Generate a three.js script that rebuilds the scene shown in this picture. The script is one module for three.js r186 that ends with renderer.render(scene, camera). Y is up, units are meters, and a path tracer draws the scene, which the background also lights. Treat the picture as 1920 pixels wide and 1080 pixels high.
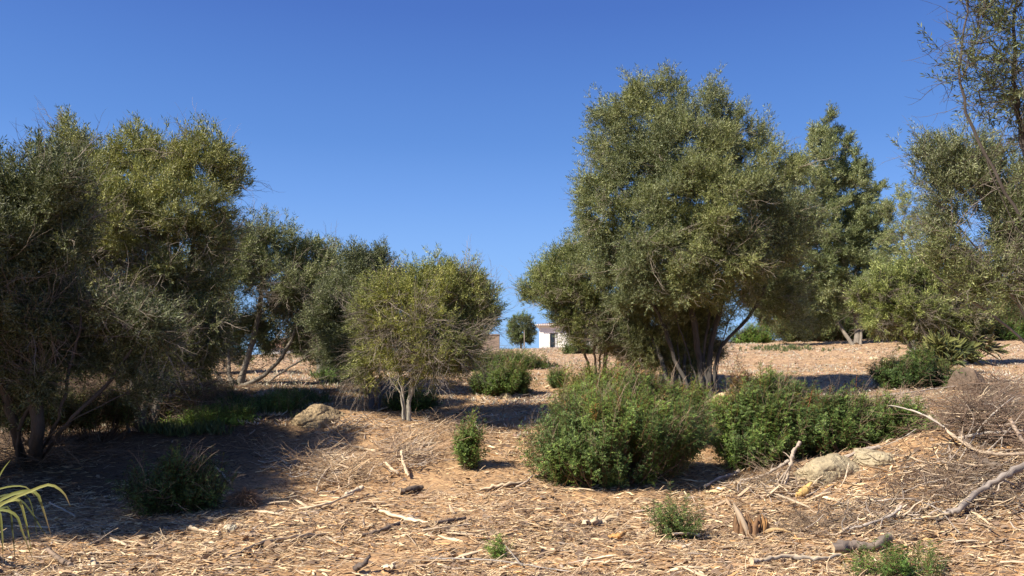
import * as THREE from 'three';
import { mergeGeometries } from 'three/addons/utils/BufferGeometryUtils.js';

// ---------------------------------------------------------------- camera, sky, sun, exposure
const scene = new THREE.Scene();
const EYE = new THREE.Vector3(0, 1.6, 0), FOV = 40, PITCH = 5.77 * Math.PI / 180;
const camera = new THREE.PerspectiveCamera(FOV, 16 / 9, 0.1, 4000);
camera.position.copy(EYE); camera.rotation.x = PITCH; camera.updateMatrixWorld();
const renderer = new THREE.WebGLRenderer({ antialias: true });
renderer.toneMapping = THREE.LinearToneMapping;
renderer.toneMappingExposure = 1.85;
renderer.shadowMap.enabled = true; renderer.shadowMap.type = THREE.PCFSoftShadowMap;
const SUN = new THREE.Vector3(-0.60, 0.68, 0.37).normalize();
{
  const W = 512, H = 256, data = new Float32Array(W * H * 4);
  const lin = c => { c /= 255; return c <= 0.04045 ? c / 12.92 : Math.pow((c + 0.055) / 1.055, 2.4); };
  const tab = [[-90, 120, 105, 88], [-4, 130, 120, 105], [-0.5, 168, 205, 246], [1.5, 163, 206, 253], [4, 155, 202, 255], [8.5, 139, 187, 252], [12, 121, 170, 242], [16, 102, 151, 226], [20.5, 90, 136, 214], [25, 79, 120, 201], [40, 60, 98, 178], [60, 50, 85, 160], [90, 46, 80, 152]]
    .map(r => [r[0], lin(r[1]), lin(r[2]), lin(r[3])]);
  for (let j = 0; j < H; j++) for (let i = 0; i < W; i++) {
    const el = (0.5 - (1 - (j + 0.5) / H)) * Math.PI, e = el * 180 / Math.PI;   // row 0 at the bottom
    const az = ((i + 0.5) / W - 0.5) * 2 * Math.PI;
    const x = Math.cos(el) * Math.cos(az), z = Math.cos(el) * Math.sin(az), y = Math.sin(el);
    let k = 0; while (k < tab.length - 2 && e > tab[k + 1][0]) k++;
    const f = Math.min(1, Math.max(0, (e - tab[k][0]) / (tab[k + 1][0] - tab[k][0])));
    const cg = x * SUN.x + y * SUN.y + z * SUN.z, g = Math.acos(Math.max(-1, Math.min(1, cg))) * 180 / Math.PI;
    const m = e < -0.5 ? 1 : 0.97 + 0.2 * cg * cg, glow = e < -0.5 ? 0 : 0.75 * Math.exp(-g / 13);
    const o = (j * W + i) * 4;
    for (let c = 0; c < 3; c++) data[o + c] = (tab[k][c + 1] + f * (tab[k + 1][c + 1] - tab[k][c + 1])) * m + glow;
    for (let c = 0; c < 3; c++) data[o + c] /= renderer.toneMappingExposure;
    data[o + 3] = 1;
  }
  const sky = new THREE.DataTexture(data, W, H, THREE.RGBAFormat, THREE.FloatType);
  sky.mapping = THREE.EquirectangularReflectionMapping; sky.magFilter = sky.minFilter = THREE.LinearFilter; sky.needsUpdate = true;
  scene.background = sky; scene.environment = sky;
}
const sun = new THREE.DirectionalLight(new THREE.Color(1.0, 0.92, 0.78), 5.0);
sun.position.set(0, 2, -14).addScaledVector(SUN, 80); sun.target.position.set(0, 2, -14);
sun.castShadow = true; sun.shadow.mapSize.set(4096, 4096); sun.shadow.radius = 1;
Object.assign(sun.shadow.camera, { left: -45, right: 45, top: 45, bottom: -45, near: 1, far: 220 });
scene.add(sun, sun.target);

// ---------------------------------------------------------------- helpers
const V = (x, y, z) => new THREE.Vector3(x, y, z);
function mulberry(a) { return () => { a |= 0; a = a + 0x6D2B79F5 | 0; let t = Math.imul(a ^ a >>> 15, 1 | a); t = t + Math.imul(t ^ t >>> 7, 61 | t) ^ t; return ((t ^ t >>> 14) >>> 0) / 4294967296; }; }
let rnd = mulberry(7);
const R = (a, b) => a + (b - a) * rnd(), gauss = () => (rnd() + rnd() + rnd() + rnd() - 2) * 1.0;
function hash3(x, y, z) { let h = Math.imul(x, 374761393) ^ Math.imul(y, 668265263) ^ Math.imul(z, 2147483647 ^ 0x5bd1e995); h = Math.imul(h ^ h >>> 13, 1274126177); return ((h ^ h >>> 16) >>> 0) / 4294967296; }
function noise(x, y, z) {                                      // value noise, -1 .. 1
  const X = Math.floor(x), Y = Math.floor(y), Z = Math.floor(z); let fx = x - X, fy = y - Y, fz = z - Z;
  fx = fx * fx * (3 - 2 * fx); fy = fy * fy * (3 - 2 * fy); fz = fz * fz * (3 - 2 * fz);
  let s = 0;
  for (let k = 0; k < 8; k++) { const a = k & 1, b = k >> 1 & 1, c = k >> 2; s += hash3(X + a, Y + b, Z + c) * (a ? fx : 1 - fx) * (b ? fy : 1 - fy) * (c ? fz : 1 - fz); }
  return s * 2 - 1;
}
const noise2 = (x, y, s = 0) => noise(x, y, s + 0.5);
const smooth = (a, b, x) => { const t = Math.min(1, Math.max(0, (x - a) / (b - a))); return t * t * (3 - 2 * t); };
const F = 540 / Math.tan(FOV * Math.PI / 360);                 // the photograph's focal length in its own pixels
function ray(u, v) { const x = (u - 960) / F, y = (540 - v) / F; return V(x, y * Math.cos(PITCH) + Math.sin(PITCH), -Math.cos(PITCH) + y * Math.sin(PITCH)); }
function P(u, v, d) { const r = ray(u, v); return r.multiplyScalar(d / -r.z).add(EYE); }

// ---------------------------------------------------------------- terrain heights
const PROF = [[-60, -1.5], [-20, -0.35], [0, 0], [6, 0.0], [8, 0.02], [9.8, 0.1], [11.5, 0.29], [13, 0.52], [15, 0.83], [17, 1.08], [20, 1.33], [25, 1.62], [32, 2.0], [40, 2.38], [55, 2.92], [70, 3.3], [82, 3.42], [95, 3.25], [120, 2.4], [200, -3], [600, -30], [2500, -160]];
function prof(d) {
  let k = 0; while (k < PROF.length - 2 && d > PROF[k + 1][0]) k++;
  const p0 = PROF[Math.max(0, k - 1)], p1 = PROF[k], p2 = PROF[k + 1], p3 = PROF[Math.min(PROF.length - 1, k + 2)];
  const h = p2[0] - p1[0], t = Math.min(1, Math.max(0, (d - p1[0]) / h));
  const m1 = (p2[1] - p0[1]) / (p2[0] - p0[0]) * h, m2 = (p3[1] - p1[1]) / (p3[0] - p1[0]) * h, t2 = t * t, t3 = t2 * t;
  return (2 * t3 - 3 * t2 + 1) * p1[1] + (t3 - 2 * t2 + t) * m1 + (-2 * t3 + 3 * t2) * p2[1] + (t3 - t2) * m2;
}
const BUMPS = [];                                              // [x, z, radius x, radius z, height]
function ground0(x, z) {
  const d = -z; let h = prof(d);
  h += 0.03 * Math.max(-45, Math.min(45, x)) * (x < 0 ? smooth(22, 65, d) : smooth(15, 42, d));
  for (const b of BUMPS) { const q = ((x - b[0]) / b[2]) ** 2 + ((z - b[1]) / b[3]) ** 2; if (q < 9) h += b[4] * Math.exp(-q); }
  return h;
}
function ground(x, z) {
  const d = -z; let h = ground0(x, z);
  h += 0.09 * noise2(x * 0.45, z * 0.45) + 0.045 * noise2(x * 1.3, z * 1.3, 3) + 0.25 * noise2(x * 0.06, z * 0.06, 9) * smooth(18, 45, Math.abs(d));
  if (d < 45 && d > 2) h += 0.022 * noise2(x * 4, z * 4, 5) + 0.014 * noise2(x * 10, z * 10, 6) + 0.008 * noise2(x * 24, z * 24, 7);
  return h;
}
function gp(u, v, up = 0, lift = 0) {                                     // where the line of sight through (u, v) meets the ground
  const r = ray(u, v); let a = 2.5, b = a;
  while (b < 160) { const p = r.clone().multiplyScalar(b).add(EYE); if (p.y < ground(p.x, p.z) + lift) break; a = b; b += 0.12; }
  for (let k = 0; k < 20; k++) { const m = (a + b) / 2, p = r.clone().multiplyScalar(m).add(EYE); if (p.y < ground(p.x, p.z) + lift) b = m; else a = m; }
  const p = r.multiplyScalar(b).add(EYE); p.y = ground(p.x, p.z) + up + lift; return p;
}
BUMPS.push([5.9, -10.0, 1.9, 1.1, 0.72], [-3.2, -13.6, 1.6, 0.9, 0.22], [-1.6, -11.2, 1.3, 0.7, 0.2], [4.6, -8.3, 1.4, 0.7, 0.12], [-5.5, -16, 3, 2, 0.2]);

// ---------------------------------------------------------------- naming
const used = {};
function numbered(n) { const k = used[n] = (used[n] ?? -1) + 1; return k ? n + '_' + String(k).padStart(3, '0') : n; }
function tag(o, label, category, group, kind) {
  if (label) o.userData.label = label; if (category) o.userData.category = category;
  if (group) o.userData.group = group; if (kind) o.userData.kind = kind; return o;
}
function thing(name, pos, label, category, group, kind) {
  const o = new THREE.Group(); o.name = numbered(name); o.position.copy(pos); scene.add(o); return tag(o, label, category, group, kind);
}
function mesh(name, geo, mat, parent, kind) {
  const m = new THREE.Mesh(geo, mat); m.name = parent === scene ? numbered(name) : name; m.castShadow = m.receiveShadow = true;
  if (kind) m.userData.kind = kind; parent.add(m); return m;
}
function instances(name, geo, mat, list, parent, kind = 'stuff') { // list: [Matrix4, Color]
  const m = new THREE.InstancedMesh(geo, mat, list.length); m.name = parent === scene ? numbered(name) : name; m.castShadow = m.receiveShadow = true;
  list.forEach((e, i) => { m.setMatrixAt(i, e[0]); m.setColorAt(i, e[1]); });
  if (kind) m.userData.kind = kind; parent.add(m); return m;
}
const C = (r, g, b) => new THREE.Color().setRGB(r, g, b);

// ---------------------------------------------------------------- materials
function grey(N, fn) {
  const d = new Uint8Array(N * N * 4);
  for (let j = 0; j < N; j++) for (let i = 0; i < N; i++) { const o = (j * N + i) * 4, c = fn(i / N, j / N), a = Array.isArray(c) ? c : [c, c, c]; for (let k = 0; k < 3; k++) d[o + k] = Math.max(0, Math.min(255, a[k] * 255)); d[o + 3] = 255; }
  const t = new THREE.DataTexture(d, N, N); t.wrapS = t.wrapT = THREE.RepeatWrapping; t.magFilter = THREE.LinearFilter; t.minFilter = THREE.LinearMipmapLinearFilter; t.generateMipmaps = true; t.needsUpdate = true; return t;
}
// wrapping noise of n cells over the tile
function wn(u, v, nx, ny, s) { const x = u * nx, y = v * ny, X = Math.floor(x), Y = Math.floor(y); let fx = x - X, fy = y - Y; fx = fx * fx * (3 - 2 * fx); fy = fy * fy * (3 - 2 * fy); const h = (i, j) => hash3(((i % nx) + nx) % nx, ((j % ny) + ny) % ny, s); return (h(X, Y) * (1 - fx) + h(X + 1, Y) * fx) * (1 - fy) + (h(X, Y + 1) * (1 - fx) + h(X + 1, Y + 1) * fx) * fy; }
const barkMap = grey(256, (u, v) => 0.42 + 0.3 * wn(u, v, 10, 4, 1) + 0.28 * wn(u, v, 28, 9, 2) + 0.18 * wn(u, v, 60, 60, 3));
const bark = new THREE.MeshStandardMaterial({ vertexColors: true, map: barkMap, bumpMap: barkMap, bumpScale: 0.012, roughness: 0.95 });
const grainMap = grey(256, (u, v) => 0.5 + 0.32 * wn(u, v, 40, 3, 4) + 0.2 * wn(u, v, 90, 8, 5) + 0.1 * wn(u, v, 6, 5, 6));
const wood = new THREE.MeshStandardMaterial({ vertexColors: true, map: grainMap, bumpMap: grainMap, bumpScale: 0.006, roughness: 0.85 });
const chipMat = new THREE.MeshStandardMaterial({ vertexColors: true, roughness: 0.85 });
const leafMat = new THREE.MeshPhysicalMaterial({ vertexColors: true, roughness: 0.55, transmission: 0.42, thickness: 0, side: THREE.DoubleSide, ior: 1.4, specularIntensity: 0.8 });
const glossyLeaf = new THREE.MeshPhysicalMaterial({ vertexColors: true, roughness: 0.5, transmission: 0.3, thickness: 0, side: THREE.DoubleSide, ior: 1.42, specularIntensity: 0.55 });
const strawMat = new THREE.MeshStandardMaterial({ vertexColors: true, roughness: 0.9, side: THREE.DoubleSide });
const rockMap = grey(256, (u, v) => 0.55 + 0.22 * wn(u, v, 5, 5, 11) + 0.16 * wn(u, v, 18, 18, 12) + 0.16 * wn(u, v, 64, 64, 13));
const rockMat = new THREE.MeshStandardMaterial({ vertexColors: true, map: rockMap, bumpMap: rockMap, bumpScale: 0.03, roughness: 0.95 });

// the ground: soil with fine shredded fibre, painted stroke by stroke into one tile of 3 m
const soilMap = (() => {
  const N = 1024, c = document.createElement('canvas'); c.width = c.height = N; const g = c.getContext('2d'); const r = mulberry(31);
  g.fillStyle = 'rgb(168,142,112)'; g.fillRect(0, 0, N, N);
  const stroke = (x, y, l, a, w, col) => { g.strokeStyle = col; g.lineWidth = w; for (const dx of [-N, 0, N]) for (const dy of [-N, 0, N]) { const X = x + dx, Y = y + dy; if (X < -l || X > N + l || Y < -l || Y > N + l) continue; g.beginPath(); g.moveTo(X - Math.cos(a) * l / 2, Y - Math.sin(a) * l / 2); g.lineTo(X + Math.cos(a) * l / 2, Y + Math.sin(a) * l / 2); g.stroke(); } };
  for (let k = 0; k < 5200; k++) { const t = r(), b = r(); const base = t < 0.35 ? [84, 62, 46] : t < 0.6 ? [120, 92, 68] : t < 0.9 ? [190, 158, 122] : [226, 198, 156]; const s = 0.85 + 0.3 * b; stroke(r() * N, r() * N, 6 + r() * 34, (r() - 0.5) * 2.6, 1.2 + r() * 4.2, `rgba(${base.map(q => Math.min(255, q * s) | 0).join(',')},0.8)`); }
  const t = new THREE.CanvasTexture(c); t.colorSpace = THREE.SRGBColorSpace; t.wrapS = t.wrapT = THREE.RepeatWrapping; return t;
})();
const soilBump = grey(512, (u, v) => 0.5 * wn(u, v, 14, 14, 21) + 0.35 * wn(u, v, 40, 60, 22) + 0.25 * wn(u, v, 120, 150, 23));
const groundMat = new THREE.MeshStandardMaterial({ vertexColors: true, map: soilMap, bumpMap: soilBump, bumpScale: 0.03, roughness: 1 });

// ---------------------------------------------------------------- geometry pieces
function tube(pts, rad, sides, col, o = {}) {                    // pts: Vector3[], rad: number[]; a solid tapered limb
  const n = pts.length, pos = [], nor = [], uv = [], cols = [], idx = []; const T = V(), N = V(), B = V(); let len = 0; const flat = o.flat || 1, rough = o.rough || 0, seed = o.seed || 0;
  N.set(0.31, 0.2, 0.93);
  for (let i = 0; i < n; i++) {
    T.subVectors(pts[Math.min(n - 1, i + 1)], pts[Math.max(0, i - 1)]).normalize();
    N.addScaledVector(T, -N.dot(T)); if (N.lengthSq() < 1e-4) N.set(T.y, -T.x, 0.1).addScaledVector(T, -N.dot(T)); N.normalize(); B.crossVectors(T, N);
    if (i) len += pts[i].distanceTo(pts[i - 1]);
    for (let s = 0; s <= sides; s++) {
      const a = s % sides / sides * Math.PI * 2, ca = Math.cos(a), sa = Math.sin(a) * flat; const k = 1 + rough * (hash3(i * 7 + seed, s % sides, seed) - 0.5) * 2, r = rad[i] * k;
      pos.push(pts[i].x + (N.x * ca + B.x * sa) * r, pts[i].y + (N.y * ca + B.y * sa) * r, pts[i].z + (N.z * ca + B.z * sa) * r);
      const nn = V(N.x * ca * flat + B.x * Math.sin(a), N.y * ca * flat + B.y * Math.sin(a), N.z * ca * flat + B.z * Math.sin(a)).normalize(); nor.push(nn.x, nn.y, nn.z);
      uv.push(s / sides * Math.max(0.15, rad[0] * 6), len); const q = col(i / (n - 1), s); cols.push(q[0], q[1], q[2]);
      if (i && s) { const A = (i - 1) * (sides + 1) + s - 1, D = A + sides + 1; idx.push(A, A + 1, D, A + 1, D + 1, D); }
    }
  }
  for (const e of [0, n - 1]) {
    const k0 = pos.length / 3, dir = V().subVectors(pts[e], pts[e ? n - 2 : 1]).normalize(), q = o.cap || col(e ? 1 : 0, 0);
    for (let s = 0; s < sides; s++) { const at = (e * (sides + 1) + s) * 3; pos.push(pos[at], pos[at + 1], pos[at + 2]); nor.push(dir.x, dir.y, dir.z); uv.push(0.1 * s, 0); cols.push(...q); }
    for (let s = 1; s < sides - 1; s++) e ? idx.push(k0, k0 + s, k0 + s + 1) : idx.push(k0, k0 + s + 1, k0 + s);
  }
  const g = new THREE.BufferGeometry();
  g.setAttribute('position', new THREE.Float32BufferAttribute(pos, 3)); g.setAttribute('normal', new THREE.Float32BufferAttribute(nor, 3));
  g.setAttribute('uv', new THREE.Float32BufferAttribute(uv, 2)); g.setAttribute('color', new THREE.Float32BufferAttribute(cols, 3)); g.setIndex(idx); return g;
}
const curve = (pts, n) => new THREE.CatmullRomCurve3(pts, false, 'centripetal').getPoints(n);
class Leaves {                                                   // folded leaves of two triangles
  constructor() { this.p = []; this.n = []; this.c = []; }
  leaf(at, dir, side, len, wid, col, fold = 0.25, droop = 0) {
    const nrm = V().crossVectors(dir, side).normalize(), tip = at.clone().addScaledVector(dir, len).addScaledVector(nrm, -droop * len), mid = at.clone().addScaledVector(dir, len * 0.48);
    const l = mid.clone().addScaledVector(side, wid / 2).addScaledVector(nrm, wid * fold), r = mid.clone().addScaledVector(side, -wid / 2).addScaledVector(nrm, wid * fold);
    for (const t of [[at, tip, l], [at, r, tip]]) { const m = V().crossVectors(V().subVectors(t[1], t[0]), V().subVectors(t[2], t[0])).normalize(); for (const q of t) { this.p.push(q.x, q.y, q.z); this.n.push(m.x, m.y, m.z); this.c.push(...col); } }
  }
  stem(a, b, r, col) { const g = tube([a, b], [r, r * 0.6], 3, () => col).toNonIndexed(); this.p.push(...g.attributes.position.array); this.n.push(...g.attributes.normal.array); this.c.push(...g.attributes.color.array); }
  build() { const g = new THREE.BufferGeometry(); g.setAttribute('position', new THREE.Float32BufferAttribute(this.p, 3)); g.setAttribute('normal', new THREE.Float32BufferAttribute(this.n, 3)); g.setAttribute('color', new THREE.Float32BufferAttribute(this.c, 3)); return g; }
}
const perp = d => { const a = Math.abs(d.y) > 0.8 ? V(1, 0, 0) : V(0, 1, 0); return a.cross(d).normalize(); };
function oliveSpray(seed, leafL, leafW, gap) {                    // a leafy olive shoot along +y, about 0.36 m
  rnd = mulberry(seed); const L = new Leaves();
  const shoot = (a, dir, len) => {
    const b = a.clone().addScaledVector(dir, len); L.stem(a, b, 0.0028, [0.16, 0.13, 0.09]); const s0 = perp(dir); let k = 0;
    for (let t = 0.03; t < len; t += gap, k++) for (const s of [0, Math.PI]) {
      if (rnd() < 0.08) continue;
      const out = s0.clone().applyAxisAngle(dir, s + k * 1.45 + R(-0.4, 0.4)), ld = out.clone().multiplyScalar(R(0.55, 0.95)).addScaledVector(dir, R(0.5, 1)).add(V(R(-.2, .2), R(-.1, .25), R(-.2, .2))).normalize();
      const side = V().crossVectors(ld, dir).normalize().applyAxisAngle(ld, R(-0.9, 0.9)), q = rnd(), w = R(0.8, 1.2);
      const col = q < 0.3 ? [0.38 * w, 0.37 * w, 0.22 * w] : q < 0.6 ? [0.22 * w, 0.225 * w, 0.085 * w] : [0.11 * w, 0.125 * w, 0.045 * w];
      L.leaf(a.clone().addScaledVector(dir, t), ld, side, leafL * R(0.7, 1.2), leafW * R(0.8, 1.2), col, 0.2, R(-0.05, 0.15));
    }
    L.leaf(b, dir, s0, leafL, leafW, [0.12, 0.135, 0.06]);
  };
  shoot(V(0, 0, 0), V(0, 1, 0), 0.34);
  for (let k = 0; k < 3; k++) { const a = R(0, 6.28); shoot(V(0, R(0.04, 0.2), 0), V(Math.cos(a) * 0.75, R(0.5, 0.9), Math.sin(a) * 0.75).normalize(), R(0.12, 0.22)); }
  return L.build();
}
function lentiskSpray(seed) {                                     // an upright mastic shoot of small paired leaflets, about 0.3 m
  rnd = mulberry(seed); const L = new Leaves(); L.stem(V(0, -0.1, 0), V(0, 0.3, 0), 0.004, [0.16, 0.09, 0.05]);
  for (let k = 0; k < 12; k++) {
    const y = -0.04 + k * 0.029, a = k * 2.4 + R(-0.3, 0.3), d = V(Math.cos(a), R(0.25, 0.8), Math.sin(a)).normalize(), up = perp(d), n = 3 + (rnd() * 2 | 0), len = 0.09 * (1 - k * 0.035);
    for (let j = 0; j < n; j++) for (const s of [-1, 1]) {
      const q = rnd(), w = R(0.8, 1.2), col = q < 0.2 ? [0.23 * w, 0.29 * w, 0.085 * w] : q < 0.6 ? [0.125 * w, 0.18 * w, 0.045 * w] : [0.07 * w, 0.112 * w, 0.028 * w];
      const ld = V().copy(up).multiplyScalar(s).addScaledVector(d, 0.6).add(V(R(-.25, .25), R(-.15, .25), R(-.25, .25))).normalize();
      L.leaf(V(0, y, 0).addScaledVector(d, len * (j + 0.6) / n), ld, V().crossVectors(ld, V(R(-.3, .3), 1, R(-.3, .3))).normalize(), R(0.024, 0.036), R(0.011, 0.015), col, 0.15);
    }
  }
  return L.build();
}
function twigSpray(seed) {                                        // a bare fine branching twig along +y, 0.5 m
  rnd = mulberry(seed); const out = [];
  const go = (a, dir, len, r, lvl) => {
    const pts = [a.clone()]; const d = dir.clone(); for (let k = 0; k < 3; k++) { d.add(V(R(-.25, .25), R(-.2, .25), R(-.25, .25))).normalize(); pts.push(pts[k].clone().addScaledVector(d, len / 3)); }
    out.push(tube(pts, [r, r * 0.8, r * 0.6, r * 0.35], 3, () => [0.2, 0.17, 0.14]));
    if (lvl < 2) for (let k = 0; k < 3; k++) go(pts[1 + (k % 3)], d.clone().add(V(R(-1, 1), R(-.5, .7), R(-1, 1))).normalize(), len * R(0.45, 0.7), r * 0.6, lvl + 1);
  };
  go(V(0, 0, 0), V(0, 1, 0), 0.42, 0.005, 0); const g = mergeGeometries(out); g.deleteAttribute('uv'); return g;
}
const OLIVE = [oliveSpray(11, 0.075, 0.0175, 0.036), oliveSpray(12, 0.075, 0.0175, 0.036)];
const OLIVE_NEAR = [oliveSpray(13, 0.062, 0.014, 0.042), oliveSpray(14, 0.062, 0.014, 0.042)];
const OLIVE_FAR = [oliveSpray(15, 0.095, 0.026, 0.05), oliveSpray(16, 0.095, 0.026, 0.05)];
const LENTISK = [lentiskSpray(21), lentiskSpray(22)];
const TWIGS = [twigSpray(41), twigSpray(42)];

// ---------------------------------------------------------------- ground sheet
{
  const pos = [], uv = [], col = [], idx = []; const angs = [], rings = [];
  for (let k = 0; k <= 430; k++) angs.push((-46 + 92 * k / 430) * Math.PI / 180);
  for (let k = 1; k < 60; k++) angs.push((46 + 268 * k / 60) * Math.PI / 180);
  rings.push(0.4, 1, 1.8, 2.6); for (let k = 0; k <= 500; k++) rings.push(3.4 * Math.pow(110 / 3.4, k / 500)); for (let k = 1; k <= 22; k++) rings.push(110 * Math.pow(2400 / 110, k / 22));
  const na = angs.length, c = new THREE.Color();
  const put = (x, z) => {
    const d = -z, y = ground(x, z); pos.push(x, y, z); uv.push(x / 3, z / 3);
    const big = noise2(x * 0.35, z * 0.35, 40), med = noise2(x * 1.1, z * 1.1, 41), fine = noise2(x * 5, z * 5, 42);
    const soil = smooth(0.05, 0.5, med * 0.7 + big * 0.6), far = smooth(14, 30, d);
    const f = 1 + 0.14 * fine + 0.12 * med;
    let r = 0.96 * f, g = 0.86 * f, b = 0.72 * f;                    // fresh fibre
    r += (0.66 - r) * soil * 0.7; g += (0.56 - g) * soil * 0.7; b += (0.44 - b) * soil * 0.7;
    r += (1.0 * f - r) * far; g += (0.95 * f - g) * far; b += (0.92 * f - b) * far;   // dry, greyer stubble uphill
    const litterShade = smooth(-2.6, -4.2, x) * smooth(8.5, 10, d) * (1 - smooth(17, 20, d)) * 0.95;                  // leaf litter below the trees, its colour darkened further to deepen their shade
    r += (0.2 * f - r) * litterShade; g += (0.165 * f - g) * litterShade; b += (0.125 * f - b) * litterShade;
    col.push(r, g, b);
  };
  put(0, 0);
  for (const q of rings) for (const a of angs) put(Math.sin(a) * q, -Math.cos(a) * q);
  for (let i = 0; i < na; i++) idx.push(0, 1 + (i + 1) % na, 1 + i);
  for (let j = 0; j + 1 < rings.length; j++) for (let i = 0; i < na; i++) { const A = 1 + j * na + i, B = 1 + j * na + (i + 1) % na, D = A + na, E = B + na; idx.push(A, B, D, B, E, D); }
  const g = new THREE.BufferGeometry(); g.setAttribute('position', new THREE.Float32BufferAttribute(pos, 3)); g.setAttribute('uv', new THREE.Float32BufferAttribute(uv, 2)); g.setAttribute('color', new THREE.Float32BufferAttribute(col, 3)); g.setIndex(idx); g.computeVertexNormals();
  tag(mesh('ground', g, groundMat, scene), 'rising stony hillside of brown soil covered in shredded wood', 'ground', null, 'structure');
}

// ---------------------------------------------------------------- trees
const BLOBS_TO_POINTS = (blobs, d, spacing, clump) => {
  const pts = [], k = d / F; let cx = 0, cy = 0, cz = 0, w = 0;
  for (const [u, v, ru, rv, dd = 0, dens = 1, rz] of blobs) {
    const c = P(u, v, d + dd), a = ru * k, b = rv * k, e = rz || 0.8 * Math.max(a, b), vol = 4.19 * a * b * e; cx += c.x * vol; cy += c.y * vol; cz += c.z * vol; w += vol;
    const n = Math.max(20, Math.round(dens * vol / spacing ** 3));
    for (let i = 0; i < n; i++) {
      let x, y, z, q; do { x = R(-1, 1); y = R(-1, 1); z = R(-1, 1); q = x * x + y * y + z * z; } while (q > 1);
      const s = Math.pow(q, -0.16); x *= s; y *= s; z *= s;                                     // more towards the outside
      const p = V(c.x + x * a, c.y + y * b, c.z + z * e);
      if (noise(p.x * 1.5 + 31, p.y * 1.5, p.z * 1.5) + 0.5 * noise(p.x * 3.4, p.y * 3.4, p.z * 3.4) < clump) continue;
      if (p.y < ground0(p.x, p.z) + 0.35) continue; pts.push(p);
    }
  }
  return { pts, centre: V(cx / w, cy / w, cz / w) };
};
function growTree(name, o) {
  // o: label, seed, d, base [u, v] or Vector3, stems: list of [[u, v, dd] ...] rising from the base, blobs, n (sprays), tint, r (trunk radius)
  rnd = mulberry(o.seed); const step = o.step || 0.17;
  const base = o.base.isVector3 ? o.base : gp(o.base[0], o.base[1]); const d = o.d || -base.z, k = d / F;
  base.y = ground(base.x, base.z) - 0.04;
  const { pts: attr, centre } = BLOBS_TO_POINTS(o.blobs, d, o.spacing || 0.34, o.clump ?? -0.35);
  const N = [], par = [], kids = [], dir = []; const add = (p, q) => { N.push(p); par.push(q); kids.push(0); if (q >= 0) kids[q]++; dir.push(q >= 0 ? V().subVectors(p, N[q]).normalize() : V(0, 1, 0)); return N.length - 1; };
  const starts = [];
  for (const st of o.stems) {
    const pl = st.map((q, i) => q.isVector3 ? q : (i === 0 && q[1] === 'g') ? (() => { const p = base.clone(); p.x += q[0] * k; p.z += q[2] || 0; p.y = ground(p.x, p.z) - 0.05; return p; })() : P(q[0], q[1], d + (q[2] || 0)));
    const c = new THREE.CatmullRomCurve3(pl, false, 'centripetal'), n = Math.max(2, Math.round(c.getLength() / step)); let prev = -1;
    c.getSpacedPoints(n).forEach((p, i) => { if (i) p.add(V(R(-1, 1), 0, R(-1, 1)).multiplyScalar(0.018)); prev = add(p, prev); if (!i) starts.push(prev); });
  }
  const stemNodes = N.length, M = attr.length, near = new Int32Array(M), dist = new Float64Array(M).fill(1e9), alive = new Uint8Array(M).fill(1);
  const upd = (i0) => { for (let a = 0; a < M; a++) if (alive[a]) { const p = attr[a]; for (let i = i0; i < N.length; i++) { const q = N[i], dx = p.x - q.x, dy = p.y - q.y, dz = p.z - q.z, s = dx * dx + dy * dy + dz * dz; if (s < dist[a]) { dist[a] = s; near[a] = i; } } if (dist[a] < (step * 1.5) ** 2) alive[a] = 0; } };
  upd(0);
  for (let it = 0; it < 90 && N.length < (o.max || 4200); it++) {
    const acc = new Map();
    for (let a = 0; a < M; a++) if (alive[a] && dist[a] < 9) { const i = near[a]; if (kids[i] > 3) continue; let s = acc.get(i); if (!s) acc.set(i, s = V()); s.add(V().subVectors(attr[a], N[i]).normalize()); }
    if (!acc.size) break; const n0 = N.length;
    for (const [i, s] of acc) { if (s.lengthSq() < 1e-6) s.set(R(-1, 1), 1, R(-1, 1)); s.normalize().addScaledVector(dir[i], 0.45).add(V(R(-.28, .28), R(-.2, .3), R(-.28, .28))).normalize(); add(N[i].clone().addScaledVector(s, step), i); }
    upd(n0);
  }
  const cnt = new Float64Array(N.length), big = new Int32Array(N.length).fill(-1);
  for (let i = N.length - 1; i >= 0; i--) { if (!kids[i]) cnt[i] = 1; if (par[i] >= 0) cnt[par[i]] += cnt[i]; }
  for (let i = 0; i < N.length; i++) if (par[i] >= 0 && (big[par[i]] < 0 || cnt[i] > cnt[big[par[i]]])) big[par[i]] = i;
  const root = new Int32Array(N.length); for (let i = 0; i < N.length; i++) root[i] = par[i] < 0 ? i : root[par[i]];
  const tip = o.tip || 0.0045, most = Math.max(...starts.map(s => cnt[s])), ex = Math.log((o.r || 0.09) / tip) / Math.log(Math.max(2, most));
  const rad = i => tip * Math.pow(cnt[i], ex);
  const P2 = N.map((p, i) => par[i] >= 0 && big[i] >= 0 && i >= stemNodes ? p.clone().multiplyScalar(0.5).addScaledVector(N[par[i]], 0.25).addScaledVector(N[big[i]], 0.25) : p);
  const t = thing(name, base, o.label, o.category || 'tree', o.group);
  const bc = o.bark || [0.2, 0.17, 0.14], small = []; let limbs = 0; const chains = [];
  for (let i = 0; i < N.length; i++) if (par[i] < 0 || big[par[i]] !== i) { const ch = par[i] >= 0 ? [par[i], i] : [i]; let j = i; while (big[j] >= 0) { j = big[j]; ch.push(j); } if (ch.length > 1) chains.push(ch); }
  chains.sort((a, b) => cnt[b[1]] - cnt[a[1]]);
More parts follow.
